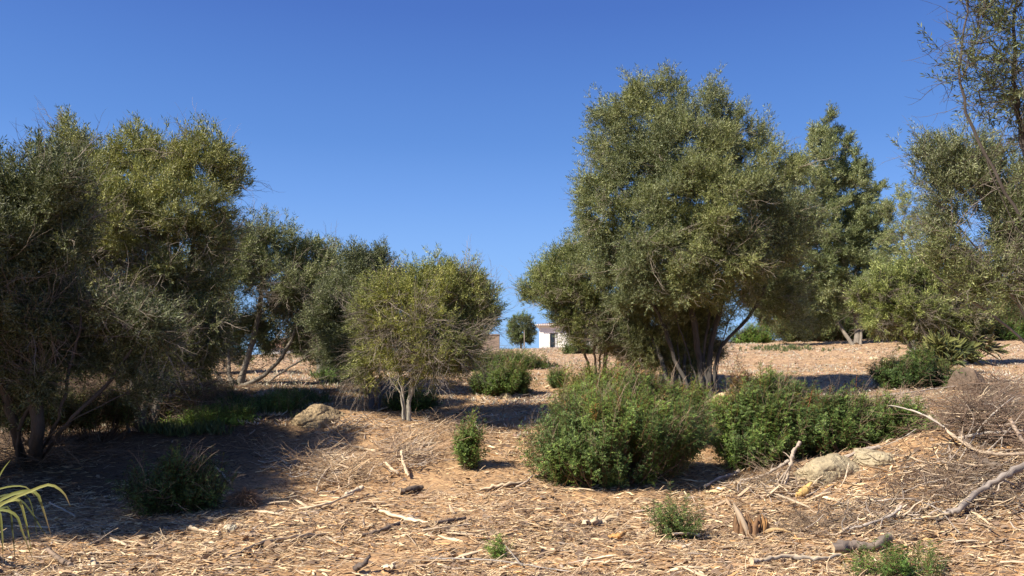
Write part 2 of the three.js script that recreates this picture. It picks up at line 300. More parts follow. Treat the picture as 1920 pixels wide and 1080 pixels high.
  for (const ch of chains) {
    const stem = par[ch[0]] < 0, r0 = rad(ch[1]); const sides = stem ? 8 : r0 > 0.02 ? 6 : r0 > 0.009 ? 4 : 3;
    const g = tube(ch.map(i => P2[i].clone().sub(base)), ch.map((i, q) => q === 0 && !stem ? r0 : (rad(i) * (stem ? 1 + 0.5 * Math.exp(-q * 0.9) : 1))), sides, (s, a) => { const w = 0.8 + 0.4 * hash3(ch[0] + (s * 9 | 0), a, o.seed); return [bc[0] * w, bc[1] * w, bc[2] * w]; }, { rough: stem ? 0.12 : 0.06, seed: ch[0] });
    if (stem) mesh('trunk', g, bark, t); else if (r0 > 0.022 && limbs < (o.limbs ?? 8)) { limbs++; mesh('limb', g, bark, t); } else small.push(g);
  }
  if (small.length) mesh('twigs', mergeGeometries(small), bark, t, 'stuff');
  // leafy shoots on the thin wood
  const ends = []; for (let i = stemNodes; i < N.length; i++) if (cnt[i] <= 3) ends.push(i); if (!ends.length) for (let i = 0; i < N.length; i++) ends.push(i);
  const geos = o.geo || OLIVE, lists = geos.map(() => []), m = new THREE.Matrix4(), q = new THREE.Quaternion(), up = V(0, 1, 0), tone = [1.13, 1.23, 1.2], tint = (o.tint || [1, 1, 1]).map((x, i) => x * tone[i]), tint2 = (o.tint2 || o.tint || [1, 1, 1]).map((x, i) => x * tone[i]);
  for (let s = 0; s < o.n; s++) {
    const i = ends[Math.floor(rnd() * ends.length)], p = P2[i].clone().add(V(gauss(), gauss(), gauss()).multiplyScalar(o.spread || 0.2)).sub(base);
    const out = V().subVectors(P2[i], centre).normalize();
    const dd = V().copy(dir[i]).multiplyScalar(0.45).addScaledVector(out, 0.45).add(V(R(-.65, .65), R(-.2, 1.05), R(-.65, .65))).normalize();
    q.setFromUnitVectors(up, dd).multiply(new THREE.Quaternion().setFromAxisAngle(up, R(0, 6.28)));
    const sc = (o.scale || 0.9) * R(0.65, 1.15); if (rnd() < 0.12) { dd.addScaledVector(out, 0.5); dd.y += 0.7; dd.normalize(); q.setFromUnitVectors(up, dd); p.addScaledVector(out, R(0.05, 0.22) * (o.scale > 1.3 ? 1.6 : 1)); p.y += R(0, 0.15); } m.compose(p, q, V(sc, sc, sc));
    const mix = smooth(-0.3, 0.5, noise(p.x * 0.8 + o.seed, p.y * 0.8, p.z * 0.8) + 0.35 * gauss()), w = R(0.8, 1.2);
    lists[s % geos.length].push([m.clone(), C((tint[0] + (tint2[0] - tint[0]) * mix) * w, (tint[1] + (tint2[1] - tint[1]) * mix) * w, (tint[2] + (tint2[2] - tint[2]) * mix) * w)]);
  }
  geos.forEach((g, i) => lists[i].length && instances('crown', g, leafMat, lists[i], t));
  if (o.bare) {
    const lst = [[], []], thin = []; for (let i = stemNodes; i < N.length; i++) if (cnt[i] <= 30) thin.push(i);
    for (let s = 0; s < o.bare; s++) {
      const i = thin[Math.floor(rnd() * thin.length)]; if (i === undefined) break; if (rnd() < 0.75 && P2[i].y > centre.y + 0.2) continue;
      const dd = V().copy(dir[i]).add(V(R(-.9, .9), R(-.7, .6), R(-.9, .9))).normalize(); q.setFromUnitVectors(up, dd).multiply(new THREE.Quaternion().setFromAxisAngle(up, R(0, 6.28)));
      const sc = R(0.7, 1.5); m.compose(P2[i].clone().sub(base), q, V(sc, sc, sc)); const w = R(0.7, 1.9) * (o.twig || 1); lst[s & 1].push([m.clone(), C(w, w * 0.97, w * 0.93)]);
    }
    TWIGS.forEach((g, i) => lst[i].length && instances('bare_twigs', g, chipMat, lst[i], t));
  }
  return t;
}
const YEL = [1.4, 1.3, 0.82], OLV = [1, 1, 1], GRY = [1.15, 1.15, 1.15], DRK = [0.68, 0.7, 0.66], SIL = [1.35, 1.33, 1.3], GRN = [1.05, 1.2, 0.75];

// left side
growTree('olive_tree', { label: 'dark trunked olive cut off by the left edge of the photo', seed: 101, base: V(-7.1, 0, -10.6), r: 0.1, bark: [0.1, 0.085, 0.07], n: 2600, tint: DRK, tint2: OLV, bare: 120,
  stems: [[[0, 'g'], [-10, 760], [-30, 640], [-80, 520]], [[-20, 'g'], [-60, 700], [-120, 520]]], blobs: [[-50, 410, 120, 120], [-130, 400, 130, 120], [-40, 560, 110, 130, -0.3], [-150, 520, 130, 130]] });
growTree('olive_tree', { label: 'big dark olive with forked black limbs over the shaded ground', seed: 102, base: [62, 862], d: 10.3, r: 0.08, n: 3300, clump: -0.5, tint: DRK, tint2: [0.85, 0.86, 0.74], bare: 900, limbs: 12, bark: [0.09, 0.075, 0.06],
  stems: [[[0, 'g'], [70, 800], [60, 700], [40, 560], [50, 420]], [[6, 'g', 0.1], [110, 780], [130, 690], [150, 600], [140, 500]], [[12, 'g', 0], [130, 790], [200, 720], [250, 650], [280, 600]], [[-8, 'g', 0.15], [20, 770], [-20, 650], [-50, 520]], [[10, 'g', -0.2], [100, 810], [170, 770], [240, 735]], [[2, 'g', 0.3], [40, 790], [100, 700], [110, 600]]],
  blobs: [[50, 385, 78, 66], [20, 450, 110, 95], [70, 540, 100, 90], [40, 640, 110, 80], [-20, 600, 90, 110], [95, 340, 40, 40, 0.2], [150, 640, 70, 70, 0.3, 0.45], [60, 710, 120, 45, 0.2, 0.5], [240, 640, 70, 60, 0, 0.3], [220, 710, 70, 36, 0.2, 0.3], [110, 420, 60, 70, 0.3, 0.7]] });
growTree('olive_tree', { label: 'tall ragged topped brownish olive behind the dark olive', seed: 103, base: [262, 806], r: 0.055, n: 5600, tint: [1.05, 1.02, 0.85], tint2: YEL, bare: 1300, clump: -0.55, bark: [0.14, 0.12, 0.1], limbs: 10,
  stems: [[[0, 'g'], [240, 670], [190, 520], [175, 400]], [[10, 'g', 0.1], [280, 660], [280, 520], [270, 380]], [[18, 'g', 0], [320, 670], [350, 520], [375, 390]], [[-6, 'g', 0.2], [215, 690], [170, 600], [150, 520]], [[8, 'g', -0.2], [300, 720], [350, 650], [400, 600]]],
  blobs: [[160, 320, 75, 65, 0.3], [140, 285, 45, 34, 0.4], [258, 295, 40, 52, 0.2], [322, 325, 36, 50, 0.2, 0.8], [380, 305, 45, 52, 0, 0.65], [422, 345, 16, 40, 0, 0.5], [120, 370, 60, 70, 0.4], [210, 375, 90, 60, -0.2], [250, 430, 110, 70, -0.4], [320, 410, 90, 60, -0.2], [170, 470, 100, 80], [330, 490, 90, 80, -0.3], [405, 430, 34, 60], [255, 560, 100, 62, -0.2], [360, 600, 70, 65, -0.2, 0.6], [150, 560, 60, 50, 0.2, 0.5], [310, 680, 70, 40, 0, 0.3]] });
growTree('olive_tree', { label: 'low spreading olive with pale bare limbs sprawling behind the grassy bank', seed: 104, base: (() => { const p = P(436, 757, 17); return V(p.x, 0, p.z); })(), d: 17, r: 0.06, n: 3700, tint: [1.1, 1.1, 0.95], tint2: SIL, bare: 1500, limbs: 14, clump: -0.5, bark: [0.24, 0.205, 0.165],
  stems: [[[-10, 'g'], [405, 700], [380, 620], [370, 540]], [[10, 'g'], [455, 700], [480, 620], [490, 540], [500, 470]], [[20, 'g', 0.1], [500, 700], [545, 640], [570, 560]], [[0, 'g', -0.1], [370, 712], [310, 690], [275, 640]], [[25, 'g', 0], [520, 712], [590, 712], [650, 690]], [[-15, 'g', -0.2], [380, 740], [320, 728], [285, 705]], [[5, 'g', 0.2], [430, 690], [430, 600], [440, 520]], [[15, 'g', -0.2], [480, 730], [540, 690], [610, 650]]],
  blobs: [[465, 480, 65, 42], [430, 480, 50, 50], [440, 515, 60, 45], [540, 475, 50, 30], [500, 510, 90, 60], [595, 500, 42, 45], [430, 530, 70, 60], [555, 550, 70, 60], [470, 590, 60, 45, 0.3, 0.5], [390, 600, 55, 60, 0, 0.5], [615, 570, 40, 60, 0, 0.8], [600, 655, 60, 36, 0.2, 0.3], [330, 660, 70, 45, 0, 0.35], [440, 650, 60, 40, 0.3, 0.25], [540, 640, 50, 40, 0.2, 0.3]] });
growTree('olive_tree', { label: 'narrow dark green olive just behind the small pale trunked one', seed: 105, base: [698, 770], d: 16, r: 0.05, bark: [0.13, 0.11, 0.09], n: 3300, tint: DRK, tint2: OLV, bare: 160,
  stems: [[[0, 'g'], [690, 690], [680, 600], [690, 530]], [[12, 'g', 0.1], [712, 700], [650, 600]]], blobs: [[685, 550, 60, 60], [640, 590, 50, 55], [700, 610, 60, 50, 0.3], [655, 640, 40, 35], [720, 530, 40, 42, 0.3]] });
growTree('olive_tree', { label: 'small yellow green olive on two thin pale trunks in the clearing', seed: 106, base: [762, 786], r: 0.032, n: 2500, tint: [1.15, 1.15, 0.75], tint2: [1.5, 1.4, 0.7], bare: 1100, spacing: 0.26, step: 0.13, clump: -0.5, scale: 0.75, bark: [0.4, 0.36, 0.29],
  stems: [[[-4, 'g'], [754, 730], [748, 660], [730, 590]], [[6, 'g', 0.05], [770, 735], [790, 690], [840, 640], [860, 600]], [[3, 'g', 0], [768, 740], [780, 660], [785, 580]], [[-4, 'g', 0.1], [750, 735], [715, 690], [690, 640]]],
  blobs: [[735, 565, 48, 46], [705, 600, 34, 40], [800, 555, 60, 44], [850, 545, 46, 36], [715, 640, 42, 45, 0, 0.7], [800, 625, 80, 50], [880, 575, 34, 40], [770, 685, 80, 28, 0, 0.5], [850, 650, 45, 32, 0, 0.6], [700, 690, 30, 26, 0, 0.4]] });
growTree('olive_tree', { label: 'bushy dark olive behind the small pale trunked one', seed: 107, base: [862, 694], d: 24, r: 0.06, n: 3200, tint: DRK, tint2: [1.1, 1.1, 0.8], geo: OLIVE_FAR, bare: 60,
  stems: [[[0, 'g'], [860, 640], [850, 580]], [[6, 'g', 0.2], [885, 640], [895, 600]]], blobs: [[835, 560, 52, 48], [880, 580, 38, 48], [870, 640, 34, 36, 0, 0.9], [800, 560, 45, 40]] });
// further back on the left
growTree('olive_tree', { label: 'shaded olive seen through the limbs of the sprawling olive', seed: 108, base: [600, 706], d: 23, r: 0.1, n: 2200, tint: DRK, tint2: OLV, geo: OLIVE_FAR, stems: [[[0, 'g'], [600, 640], [610, 560]], [[12, 'g'], [640, 640], [650, 580]]], blobs: [[610, 600, 62, 65], [650, 630, 45, 45], [575, 560, 50, 50]] });
growTree('olive_tree', { label: 'dull olive behind the tall yellowish one, low crown reaching the slope', seed: 109, base: [330, 712], d: 21, r: 0.1, n: 3000, tint: OLV, tint2: GRN, geo: OLIVE_FAR, bare: 160, stems: [[[0, 'g'], [320, 640], [300, 560]], [[10, 'g'], [350, 640], [380, 580]]], blobs: [[310, 590, 90, 70], [380, 610, 50, 60], [250, 630, 60, 50], [330, 675, 90, 26, 0, 0.8], [430, 640, 40, 50, 0, 0.7]] });
growTree('olive_tree', { label: 'green olive showing between the black limbs at far left', seed: 110, base: [120, 722], d: 22, r: 0.1, n: 2800, tint: OLV, tint2: [1.3, 1.35, 0.7], geo: OLIVE_FAR, stems: [[[0, 'g'], [120, 640], [110, 560]], [[10, 'g'], [160, 650], [180, 600]]], blobs: [[110, 590, 100, 70], [190, 630, 60, 50], [30, 610, 70, 70], [120, 675, 100, 30, 0, 0.8], [220, 680, 50, 26, 0, 0.7]] });
// right side
growTree('olive_tree', { label: 'largest olive with full silvery crown on several dark trunks behind the shrubs', seed: 120, base: [1318, 742], d: 17, r: 0.065, bark: [0.065, 0.055, 0.045], n: 11500, tint: [1, 1.02, 0.95], tint2: [1.25, 1.22, 0.95], bare: 900, limbs: 16, clump: -0.6, max: 6500, spacing: 0.32,  // bark colour darkened to stand in for shade from the overhanging crown
  stems: [[[-2, 'g'], [1312, 680], [1300, 600], [1280, 500], [1235, 380], [1225, 280]], [[8, 'g', 0.2], [1332, 660], [1350, 580], [1370, 470], [1330, 340]], [[14, 'g', 0], [1352, 650], [1400, 600], [1440, 520], [1440, 430]], [[4, 'g', 0.5], [1320, 670], [1330, 560], [1290, 430]], [[-22, 'g', 0.5], [1268, 680], [1240, 600], [1190, 500], [1160, 430]], [[16, 'g', 0.3], [1345, 690], [1360, 620], [1400, 540]], [[-8, 'g', 0.3], [1296, 680], [1270, 600], [1240, 500]]],
  blobs: [[1245, 185, 48, 48], [1200, 235, 85, 60], [1150, 260, 50, 50, 0.2], [1320, 220, 75, 46], [1260, 300, 130, 90], [1375, 270, 50, 48], [1140, 350, 55, 65], [1190, 410, 110, 80], [1112, 410, 36, 40], [1320, 390, 130, 100, -0.5], [1420, 350, 85, 85], [1458, 430, 62, 95, 0], [1290, 500, 150, 70, -0.3], [1430, 520, 75, 60], [1180, 500, 80, 50, 0.2], [1410, 580, 80, 42, 0, 0.5], [1225, 575, 76, 44, 0, 0.6], [1480, 570, 45, 50, 0.3, 0.7]] });
growTree('olive_tree', { label: 'dark bushy olive with crowded stems beside the largest olive', seed: 121, base: [1262, 738], d: 18, r: 0.045, n: 4400, tint: DRK, tint2: [1, 1, 0.82], bare: 1200, bark: [0.08, 0.07, 0.06],
  stems: [[[0, 'g'], [1265, 680], [1250, 600]], [[14, 'g', 0.1], [1285, 670], [1290, 600]], [[-10, 'g', 0.4], [1235, 660], [1200, 590]], [[8, 'g', 0.3], [1272, 660], [1270, 580]], [[-6, 'g', 0], [1245, 690], [1215, 640]]], blobs: [[1220, 590, 70, 50, 0.4], [1280, 600, 60, 55, 0.5], [1240, 655, 55, 36, 0.6, 0.9], [1170, 620, 55, 45, 0.5], [1300, 655, 40, 36, 0.8, 0.7], [1200, 680, 50, 26, 0.6, 0.7], [1270, 690, 50, 22, 0.8, 0.5]] });
growTree('olive_tree', { label: 'rounded mid green olive in front of the white house', seed: 122, base: [1118, 704], d: 19, r: 0.045, bark: [0.13, 0.11, 0.09], n: 5600, tint: [1, 1.02, 0.85], tint2: [1.25, 1.25, 0.85], bare: 700, scale: 0.85, clump: -0.55,
  stems: [[[0, 'g'], [1112, 640], [1100, 560]], [[12, 'g', 0.1], [1140, 640], [1160, 560]], [[-8, 'g', 0], [1090, 650], [1055, 590], [1020, 560]], [[6, 'g', 0.2], [1125, 650], [1130, 560]]],
  blobs: [[1022, 538, 40, 36], [1065, 515, 55, 46], [1120, 500, 50, 42], [1150, 560, 70, 60], [1080, 575, 70, 45], [1180, 530, 50, 55], [1120, 630, 52, 34, 0, 0.8], [1165, 630, 45, 36, 0.2, 0.8]] });
growTree('olive_tree', { label: 'tall thin crowned olive on the crest just behind the largest olive', seed: 123, base: [1606, 646], d: 38, r: 0.13, step: 0.24, spacing: 0.5, spread: 0.2, scale: 1.2, bark: [0.24, 0.2, 0.16], n: 9500, tint: [1, 1.05, 0.95], tint2: SIL, geo: OLIVE_FAR, clump: -0.5, bare: 100,
  stems: [[[0, 'g'], [1606, 600], [1580, 480], [1555, 340]], [[4, 'g', 0.2], [1616, 590], [1625, 480]], [[-6, 'g', 0], [1560, 590], [1500, 500]]],
  blobs: [[1550, 250, 34, 40], [1560, 310, 50, 60], [1520, 340, 45, 60], [1600, 360, 48, 60], [1540, 430, 85, 80], [1625, 430, 38, 70], [1490, 440, 60, 70], [1570, 530, 90, 65], [1480, 560, 60, 50], [1620, 520, 40, 50], [1500, 600, 50, 30, 0, 0.7], [1660, 580, 40, 40], [1580, 400, 80, 80], [1520, 490, 90, 70], [1590, 470, 80, 70]] });
growTree('olive_tree', { label: 'pale wispy olive in the gap beside the tall thin crowned one', seed: 124, base: [1712, 664], d: 34, r: 0.12, n: 1500, tint: SIL, tint2: [1.4, 1.45, 1.35], geo: OLIVE_FAR, clump: -0.1, bare: 160, stems: [[[0, 'g'], [1705, 560], [1690, 430]]], blobs: [[1690, 390, 38, 45, 0, 0.7], [1680, 450, 40, 50, 0, 0.7], [1730, 440, 40, 60], [1690, 530, 60, 55]] });
growTree('olive_tree', { label: 'low bright yellow green tree with dark tangled underside', seed: 125, base: (() => { const p = P(1738, 690, 24); return V(p.x, 0, p.z); })(), d: 24, r: 0.07, n: 4400, tint: [1.3, 1.3, 0.85], tint2: [0.95, 1, 0.72], geo: OLIVE_FAR, clump: -0.5, bark: [0.14, 0.12, 0.1], bare: 1100, stems: [[[0, 'g'], [1730, 620], [1710, 560]], [[12, 'g', 0.3], [1770, 620], [1780, 550]], [[-10, 'g', 0], [1690, 620], [1660, 580]]], blobs: [[1655, 560, 40, 45], [1700, 530, 55, 42], [1770, 520, 65, 50], [1650, 600, 32, 22], [1730, 575, 80, 40], [1815, 570, 40, 45], [1740, 620, 70, 26, 0, 0.3], [1680, 612, 40, 24, 0, 0.3]] });
growTree('olive_tree', { label: 'grey green olive on the right with thin pale limbs reaching left', seed: 126, base: V(7.6, 0, -11.0), r: 0.04, n: 3300, geo: OLIVE_NEAR, tint: OLV, tint2: [1.35, 1.32, 1.05], bare: 700, twig: 0.75, clump: -0.5, limbs: 12, bark: [0.27, 0.23, 0.19],
  stems: [[[0, 'g'], [1960, 700], [1930, 580], [1890, 470], [1850, 380]], [[-6, 'g', 0.1], [1940, 640], [1880, 520], [1800, 430]], [[-10, 'g', -0.2], [1950, 680], [1860, 590], [1770, 530], [1715, 470]], [[10, 'g', 0], [1990, 560], [1960, 380]]],
  blobs: [[1790, 320, 50, 42, 0, 0.9], [1850, 330, 65, 60], [1770, 380, 50, 50], [1905, 400, 60, 90], [1840, 450, 80, 65], [1770, 470, 45, 45, 0, 0.8], [1880, 540, 70, 55], [1740, 300, 22, 22, 0, 0.8], [1820, 560, 50, 40, 0, 0.5], [1990, 450, 90, 150]] });
growTree('olive_tree', { label: 'nearest olive on the right, sparse open top of bare black branches', seed: 127, base: V(5.5, 0, -7.2), r: 0.028, n: 680, geo: OLIVE_NEAR, tint: [0.7, 0.75, 0.6], tint2: OLV, bare: 380, twig: 0.4, clump: -0.25, limbs: 12, step: 0.14, bark: [0.085, 0.068, 0.056],
  stems: [[[0, 'g'], [2010, 640], [1950, 470], [1870, 330], [1820, 230], [1800, 120], [1812, 20], [1800, -80]], [[6, 'g', 0.1], [2010, 500], [1930, 300], [1900, 120], [1910, -60]], [[3, 'g', 0], [1990, 560], [1890, 400], [1850, 300]]],
  blobs: [[1890, 60, 60, 70, 0, 0.7], [1850, 20, 50, 40, 0, 0.7], [1780, 10, 46, 20, 0, 0.45], [1820, 110, 60, 60, 0, 0.22], [1890, 200, 55, 70, 0, 0.35], [1990, 120, 110, 170], [1960, 330, 50, 70, 0, 0.6], [1900, -80, 130, 80]] });
// crest trees
const crest = (label, seed, u, v, d, blobs, n, tint, tint2, o = {}) => growTree(o.name || 'tree', { label, seed, base: (() => { const p = P(u, v, d); return V(p.x, 0, p.z); })(), d, r: o.r || 0.16, n, tint, tint2, geo: OLIVE_FAR, scale: o.scale || 2.1, step: o.step || 0.36, spacing: o.spacing || 0.75, spread: 0.25, clump: o.clump ?? -0.4, stems: o.stems || [[[0, 'g'], [u, v - 30], [u, v - 55]]], blobs, bare: o.bare || 0, bark: o.bark });
crest('small round dark green tree alone on the crest against the sky', 140, 977, 655, 80, [[975, 608, 18, 17], [968, 625, 14, 18], [990, 622, 13, 20], [978, 634, 21, 14], [978, 618, 22, 26]], 1500, DRK, GRN, { scale: 1.2, spacing: 0.36, step: 0.18, r: 0.1, clump: -0.9 });
crest('tree on a bare stem rising behind the brown block hut', 141, 908, 655, 82, [[908, 592, 28, 20], [900, 606, 24, 14], [926, 596, 14, 17]], 900, DRK, [1.1, 1.1, 0.7], { scale: 1.3, spacing: 0.4, step: 0.2, r: 0.1, clump: -0.8, stems: [[[0, 'g'], [907, 628], [907, 600]]] });
crest('dark broad tree on the crest behind the tall thin crowned olive', 142, 1480, 640, 58, [[1480, 560, 60, 48], [1440, 580, 40, 35], [1520, 590, 40, 40], [1480, 615, 50, 26], [1530, 620, 40, 22], [1500, 630, 60, 13]], 1900, DRK, OLV, { bare: 30, bark: [0.2, 0.18, 0.16] });
crest('crest tree on a straight pale trunk amid dark foliage', 143, 1614, 640, 56, [[1580, 570, 50, 45], [1630, 575, 50, 45], [1570, 612, 40, 28], [1655, 612, 44, 28], [1590, 630, 30, 12], [1640, 630, 50, 13]], 1900, DRK, OLV, { r: 0.3, bark: [0.36, 0.31, 0.25], stems: [[[0, 'g'], [1613, 600], [1612, 560]], [[8, 'g', 0.4], [1622, 610], [1650, 580]]] });
crest('olive at the far right crest behind the pale limbs', 144, 1850, 640, 48, [[1850, 570, 60, 50], [1910, 580, 50, 50], [1800, 600, 40, 30], [1870, 612, 60, 28], [1930, 620, 40, 26], [1850, 628, 70, 14]], 1900, OLV, GRN, {});
crest('small grey crown against the sky low between the big olives', 145, 1690, 640, 62, [[1690, 560, 50, 55], [1730, 580, 50, 45], [1700, 612, 50, 26], [1710, 628, 70, 14]], 1700, OLV, SIL, {});
// trees beside the photographer, outside the frame on the sunny side, that throw shade into it
growTree('olive_tree', { label: 'olive outside the frame whose shade falls across the near slope', seed: 150, base: V(-7.9, 0, -8.2), d: 8.2, r: 0.12, n: 8000, clump: -0.7, tint: OLV, geo: OLIVE, stems: [[[0, 'g'], V(-7.8, 1.6, -8.2), V(-7.2, 3.0, -8.2)]], blobs: [[-315, 425, 230, 225], [-480, 350, 250, 220], [-470, 420, 260, 200, -1.0], [-300, 480, 190, 190, 0.6], [-310, 350, 200, 190, 1.5], [-330, 520, 190, 170, 1.3], [-420, 560, 220, 160, 0.1]] });

// ---------------------------------------------------------------- shrubs
function shrub(name, o) {                                             // o: label, base [u, v], blobs, n, tint, top (share of red shoots), geo
  rnd = mulberry(o.seed); const base = gp(o.base[0], o.base[1]); if (o.d) { const p = P(o.base[0], o.base[1], o.d); base.set(p.x, ground(p.x, p.z), p.z); } base.y -= 0.02; const d = -base.z, k = d / F;
  const t = thing(name, base, o.label, o.category || 'shrub', o.group); const B = o.blobs.map(([u, v, ru, rv, dd = 0, rz]) => [P(u, v, d + dd), ru * k, rv * k, rz || Math.max(ru, rv * 0.8) * k]);
  const geos = o.geo || LENTISK, lists = geos.map(() => []), m = new THREE.Matrix4(), q = new THREE.Quaternion(), up = V(0, 1, 0), vols = B.map(b => b[1] * b[2] * b[3]), tot = vols.reduce((a, b) => a + b), stems = []; const tint = o.tint || [1, 1, 1], tint2 = o.tint2 || tint;
  let made = 0, tries = 0;
  while (made < o.n && tries++ < o.n * 20) {
    let w = rnd() * tot, bi = 0; while (bi < B.length - 1 && (w -= vols[bi]) > 0) bi++; const b = B[bi];
    let x = gauss(), y = gauss(), z = gauss(); const l = Math.hypot(x, y, z) || 1, rr = Math.pow(rnd(), 0.22); const lump = 1 + 0.42 * noise(x / l * 2.2 + o.seed, y / l * 2.2, z / l * 2.2 + bi * 3); x *= rr / l * lump; y *= rr / l * lump; z *= rr / l * lump;
    const p = V(b[0].x + x * b[1], b[0].y + y * b[2], b[0].z + z * b[3]), g = ground0(p.x, p.z); if (p.y < g + 0.03) continue;
    if (noise(p.x * 2.6, p.y * 2.6 + o.seed, p.z * 2.6) + 0.4 * noise(p.x * 7, p.y * 7, p.z * 7) < (o.clump ?? -0.42)) continue; made++;
    const out = V(x / b[1], y / b[2] * 0.5, z / b[3]).normalize(), dd = out.multiplyScalar(0.6).add(V(R(-.45, .45), R(0.4, 1.2), R(-.45, .45))).normalize();
    q.setFromUnitVectors(up, dd).multiply(new THREE.Quaternion().setFromAxisAngle(up, R(0, 6.28))); const sc = (o.scale || 1) * R(0.65, 1.15); p.addScaledVector(dd, -0.16 * sc).sub(base); if (rnd() < 0.22) { dd.y += 1.4; dd.normalize(); q.setFromUnitVectors(up, dd); p.y += R(0.03, 0.17) * (o.scale || 1); } m.compose(p, q, V(sc, sc * R(0.9, 1.3), sc));
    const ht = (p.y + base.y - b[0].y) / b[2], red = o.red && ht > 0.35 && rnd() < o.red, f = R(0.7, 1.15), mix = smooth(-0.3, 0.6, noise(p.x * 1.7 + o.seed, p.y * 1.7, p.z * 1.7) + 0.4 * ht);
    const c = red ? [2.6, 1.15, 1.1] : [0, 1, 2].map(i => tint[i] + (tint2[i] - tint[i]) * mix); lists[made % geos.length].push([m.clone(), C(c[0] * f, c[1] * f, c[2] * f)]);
    if (rnd() < (o.stemShare || 0.12)) { const foot = V(p.x * 0.45 + R(-.1, .1), 0, p.z * 0.45 + R(-.1, .1)); foot.y = ground0(foot.x + base.x, foot.z + base.z) - base.y - 0.05; const mid = foot.clone().lerp(p, 0.5); mid.x += p.x * 0.12; mid.z += p.z * 0.12; stems.push(tube(curve([foot, mid, p], 4), [0.009, 0.008, 0.006, 0.005, 0.003], 3, () => [0.15, 0.1, 0.07])); }
  }
  if (o.n > 250 && lists[0].length) { const tw = []; for (let k = 0; k < o.n * 0.09; k++) { const e = lists[0][rnd() * lists[0].length | 0], mm = e[0].clone(), f = R(0.9, 2.2); mm.multiply(new THREE.Matrix4().makeScale(0.7, 0.75, 0.7)); tw.push([mm, C(f, f * 0.85, f * 0.72)]); } instances('bare_twigs', TWIGS[0], chipMat, tw, t); }

  if (stems.length) mesh('stems', mergeGeometries(stems), bark, t, 'stuff'); geos.forEach((g, i) => lists[i].length && instances('foliage', g, o.mat || glossyLeaf, lists[i], t)); return t;
}
const G1 = [1, 1.05, 1], G2 = [1.5, 1.5, 0.95];
shrub('mastic_shrub', { seed: 201, label: 'largest rounded dark green shrub at the centre of the clearing', base: [1140, 905], n: 2900, red: 0.05, tint: G1, tint2: G2, blobs: [[1150, 830, 120, 80], [1055, 850, 62, 62, -0.1], [1240, 820, 75, 62, 0.1], [1120, 790, 85, 50, 0.4], [1290, 800, 42, 42, 0.5]] });
shrub('mastic_shrub', { seed: 202, label: 'bushy shrub with reddish tips just uphill of the largest shrub', base: [1150, 805], d: 12.6, n: 2000, red: 0.2, tint: [1.1, 1.1, 0.85], tint2: [1.6, 1.5, 0.85], blobs: [[1150, 742, 88, 40], [1230, 760, 80, 36], [1110, 770, 60, 40], [1290, 770, 50, 34]] });
shrub('mastic_shrub', { seed: 203, label: 'wide green shrub between the wooden arch and the flat boulder', base: [1430, 872], n: 2400, red: 0.08, tint: G1, tint2: [1.4, 1.45, 0.9], blobs: [[1428, 800, 72, 66], [1480, 810, 72, 62], [1400, 830, 62, 50, -0.1], [1455, 755, 50, 42, 0.3], [1505, 765, 40, 32, 0.4]] });
shrub('mastic_shrub', { seed: 204, label: 'spreading green shrub reaching towards the brush pile', base: [1620, 842], d: 10.9, n: 1900, red: 0.1, tint: G1, tint2: [1.3, 1.4, 0.9], blobs: [[1555, 805, 60, 48], [1625, 808, 66, 38], [1700, 806, 42, 32], [1590, 778, 34, 30], [1662, 790, 24, 30], [1738, 818, 26, 22]] });
shrub('mastic_shrub', { seed: 205, label: 'compact round shrub on the bare slope below the crest tree', base: [940, 738], n: 1000, red: 0.06, tint: [1, 1.1, 0.85], tint2: [1.3, 1.35, 0.8], scale: 0.95, blobs: [[940, 716, 48, 24], [975, 722, 24, 18], [905, 722, 22, 16]] });
shrub('mastic_shrub', { seed: 206, label: 'low green shrub along the slope above the compact round one', base: [955, 692], n: 800, tint: [1, 1.1, 0.75], tint2: [1.3, 1.4, 0.7], scale: 1.2, blobs: [[945, 684, 42, 10], [990, 684, 38, 8], [900, 686, 30, 9]] });
shrub('mastic_shrub', { seed: 207, label: 'little dark shrub on the slope beside the largest shrub', base: [1044, 728], n: 260, tint: [0.9, 1, 0.8], tint2: [1.5, 1.3, 0.9], scale: 0.8, blobs: [[1044, 715, 18, 13]] });
shrub('young_shrub', { seed: 208, label: 'slim upright yellow green young shrub in the mulch', base: [882, 878], n: 190, tint: [1.2, 1.25, 0.9], tint2: [2.1, 1.9, 1.0], scale: 0.9, clump: -0.9, blobs: [[880, 850, 22, 30], [886, 818, 16, 24], [872, 842, 20, 28]] });
shrub('mastic_shrub', { seed: 209, label: 'shrub standing in the deep tree shade at left', base: [300, 962], n: 330, tint: [0.7, 0.75, 0.65], tint2: [1.3, 1.3, 0.8], clump: -0.25, blobs: [[280, 925, 46, 32], [335, 918, 42, 32], [385, 922, 38, 32, 0.2], [320, 900, 26, 28]] });  // foliage tint dimmed, tree shade put into the leaf colour
shrub('mastic_shrub', { seed: 210, label: 'low green shrub around the thin pale trunks', base: [785, 785], d: 15.0, n: 420, tint: [0.9, 1.05, 0.8], tint2: [1.2, 1.3, 0.8], blobs: [[770, 768, 44, 18], [805, 770, 24, 14]] });
shrub('young_shrub', { seed: 211, label: 'small wiry dark shrub in the near mulch', base: [1265, 1012], n: 110, tint: [0.95, 1, 0.95], tint2: [1.3, 1.2, 1], scale: 0.62, clump: -0.8, blobs: [[1245, 975, 34, 34], [1285, 975, 34, 28], [1265, 1000, 30, 18]] });
shrub('young_shrub', { seed: 212, label: 'tiny green seedling in the mulch at bottom centre', base: [937, 1050], n: 34, tint: [1, 1.2, 0.9], tint2: [1.5, 1.6, 1], scale: 0.5, clump: -0.9, blobs: [[935, 1030, 20, 18]] });
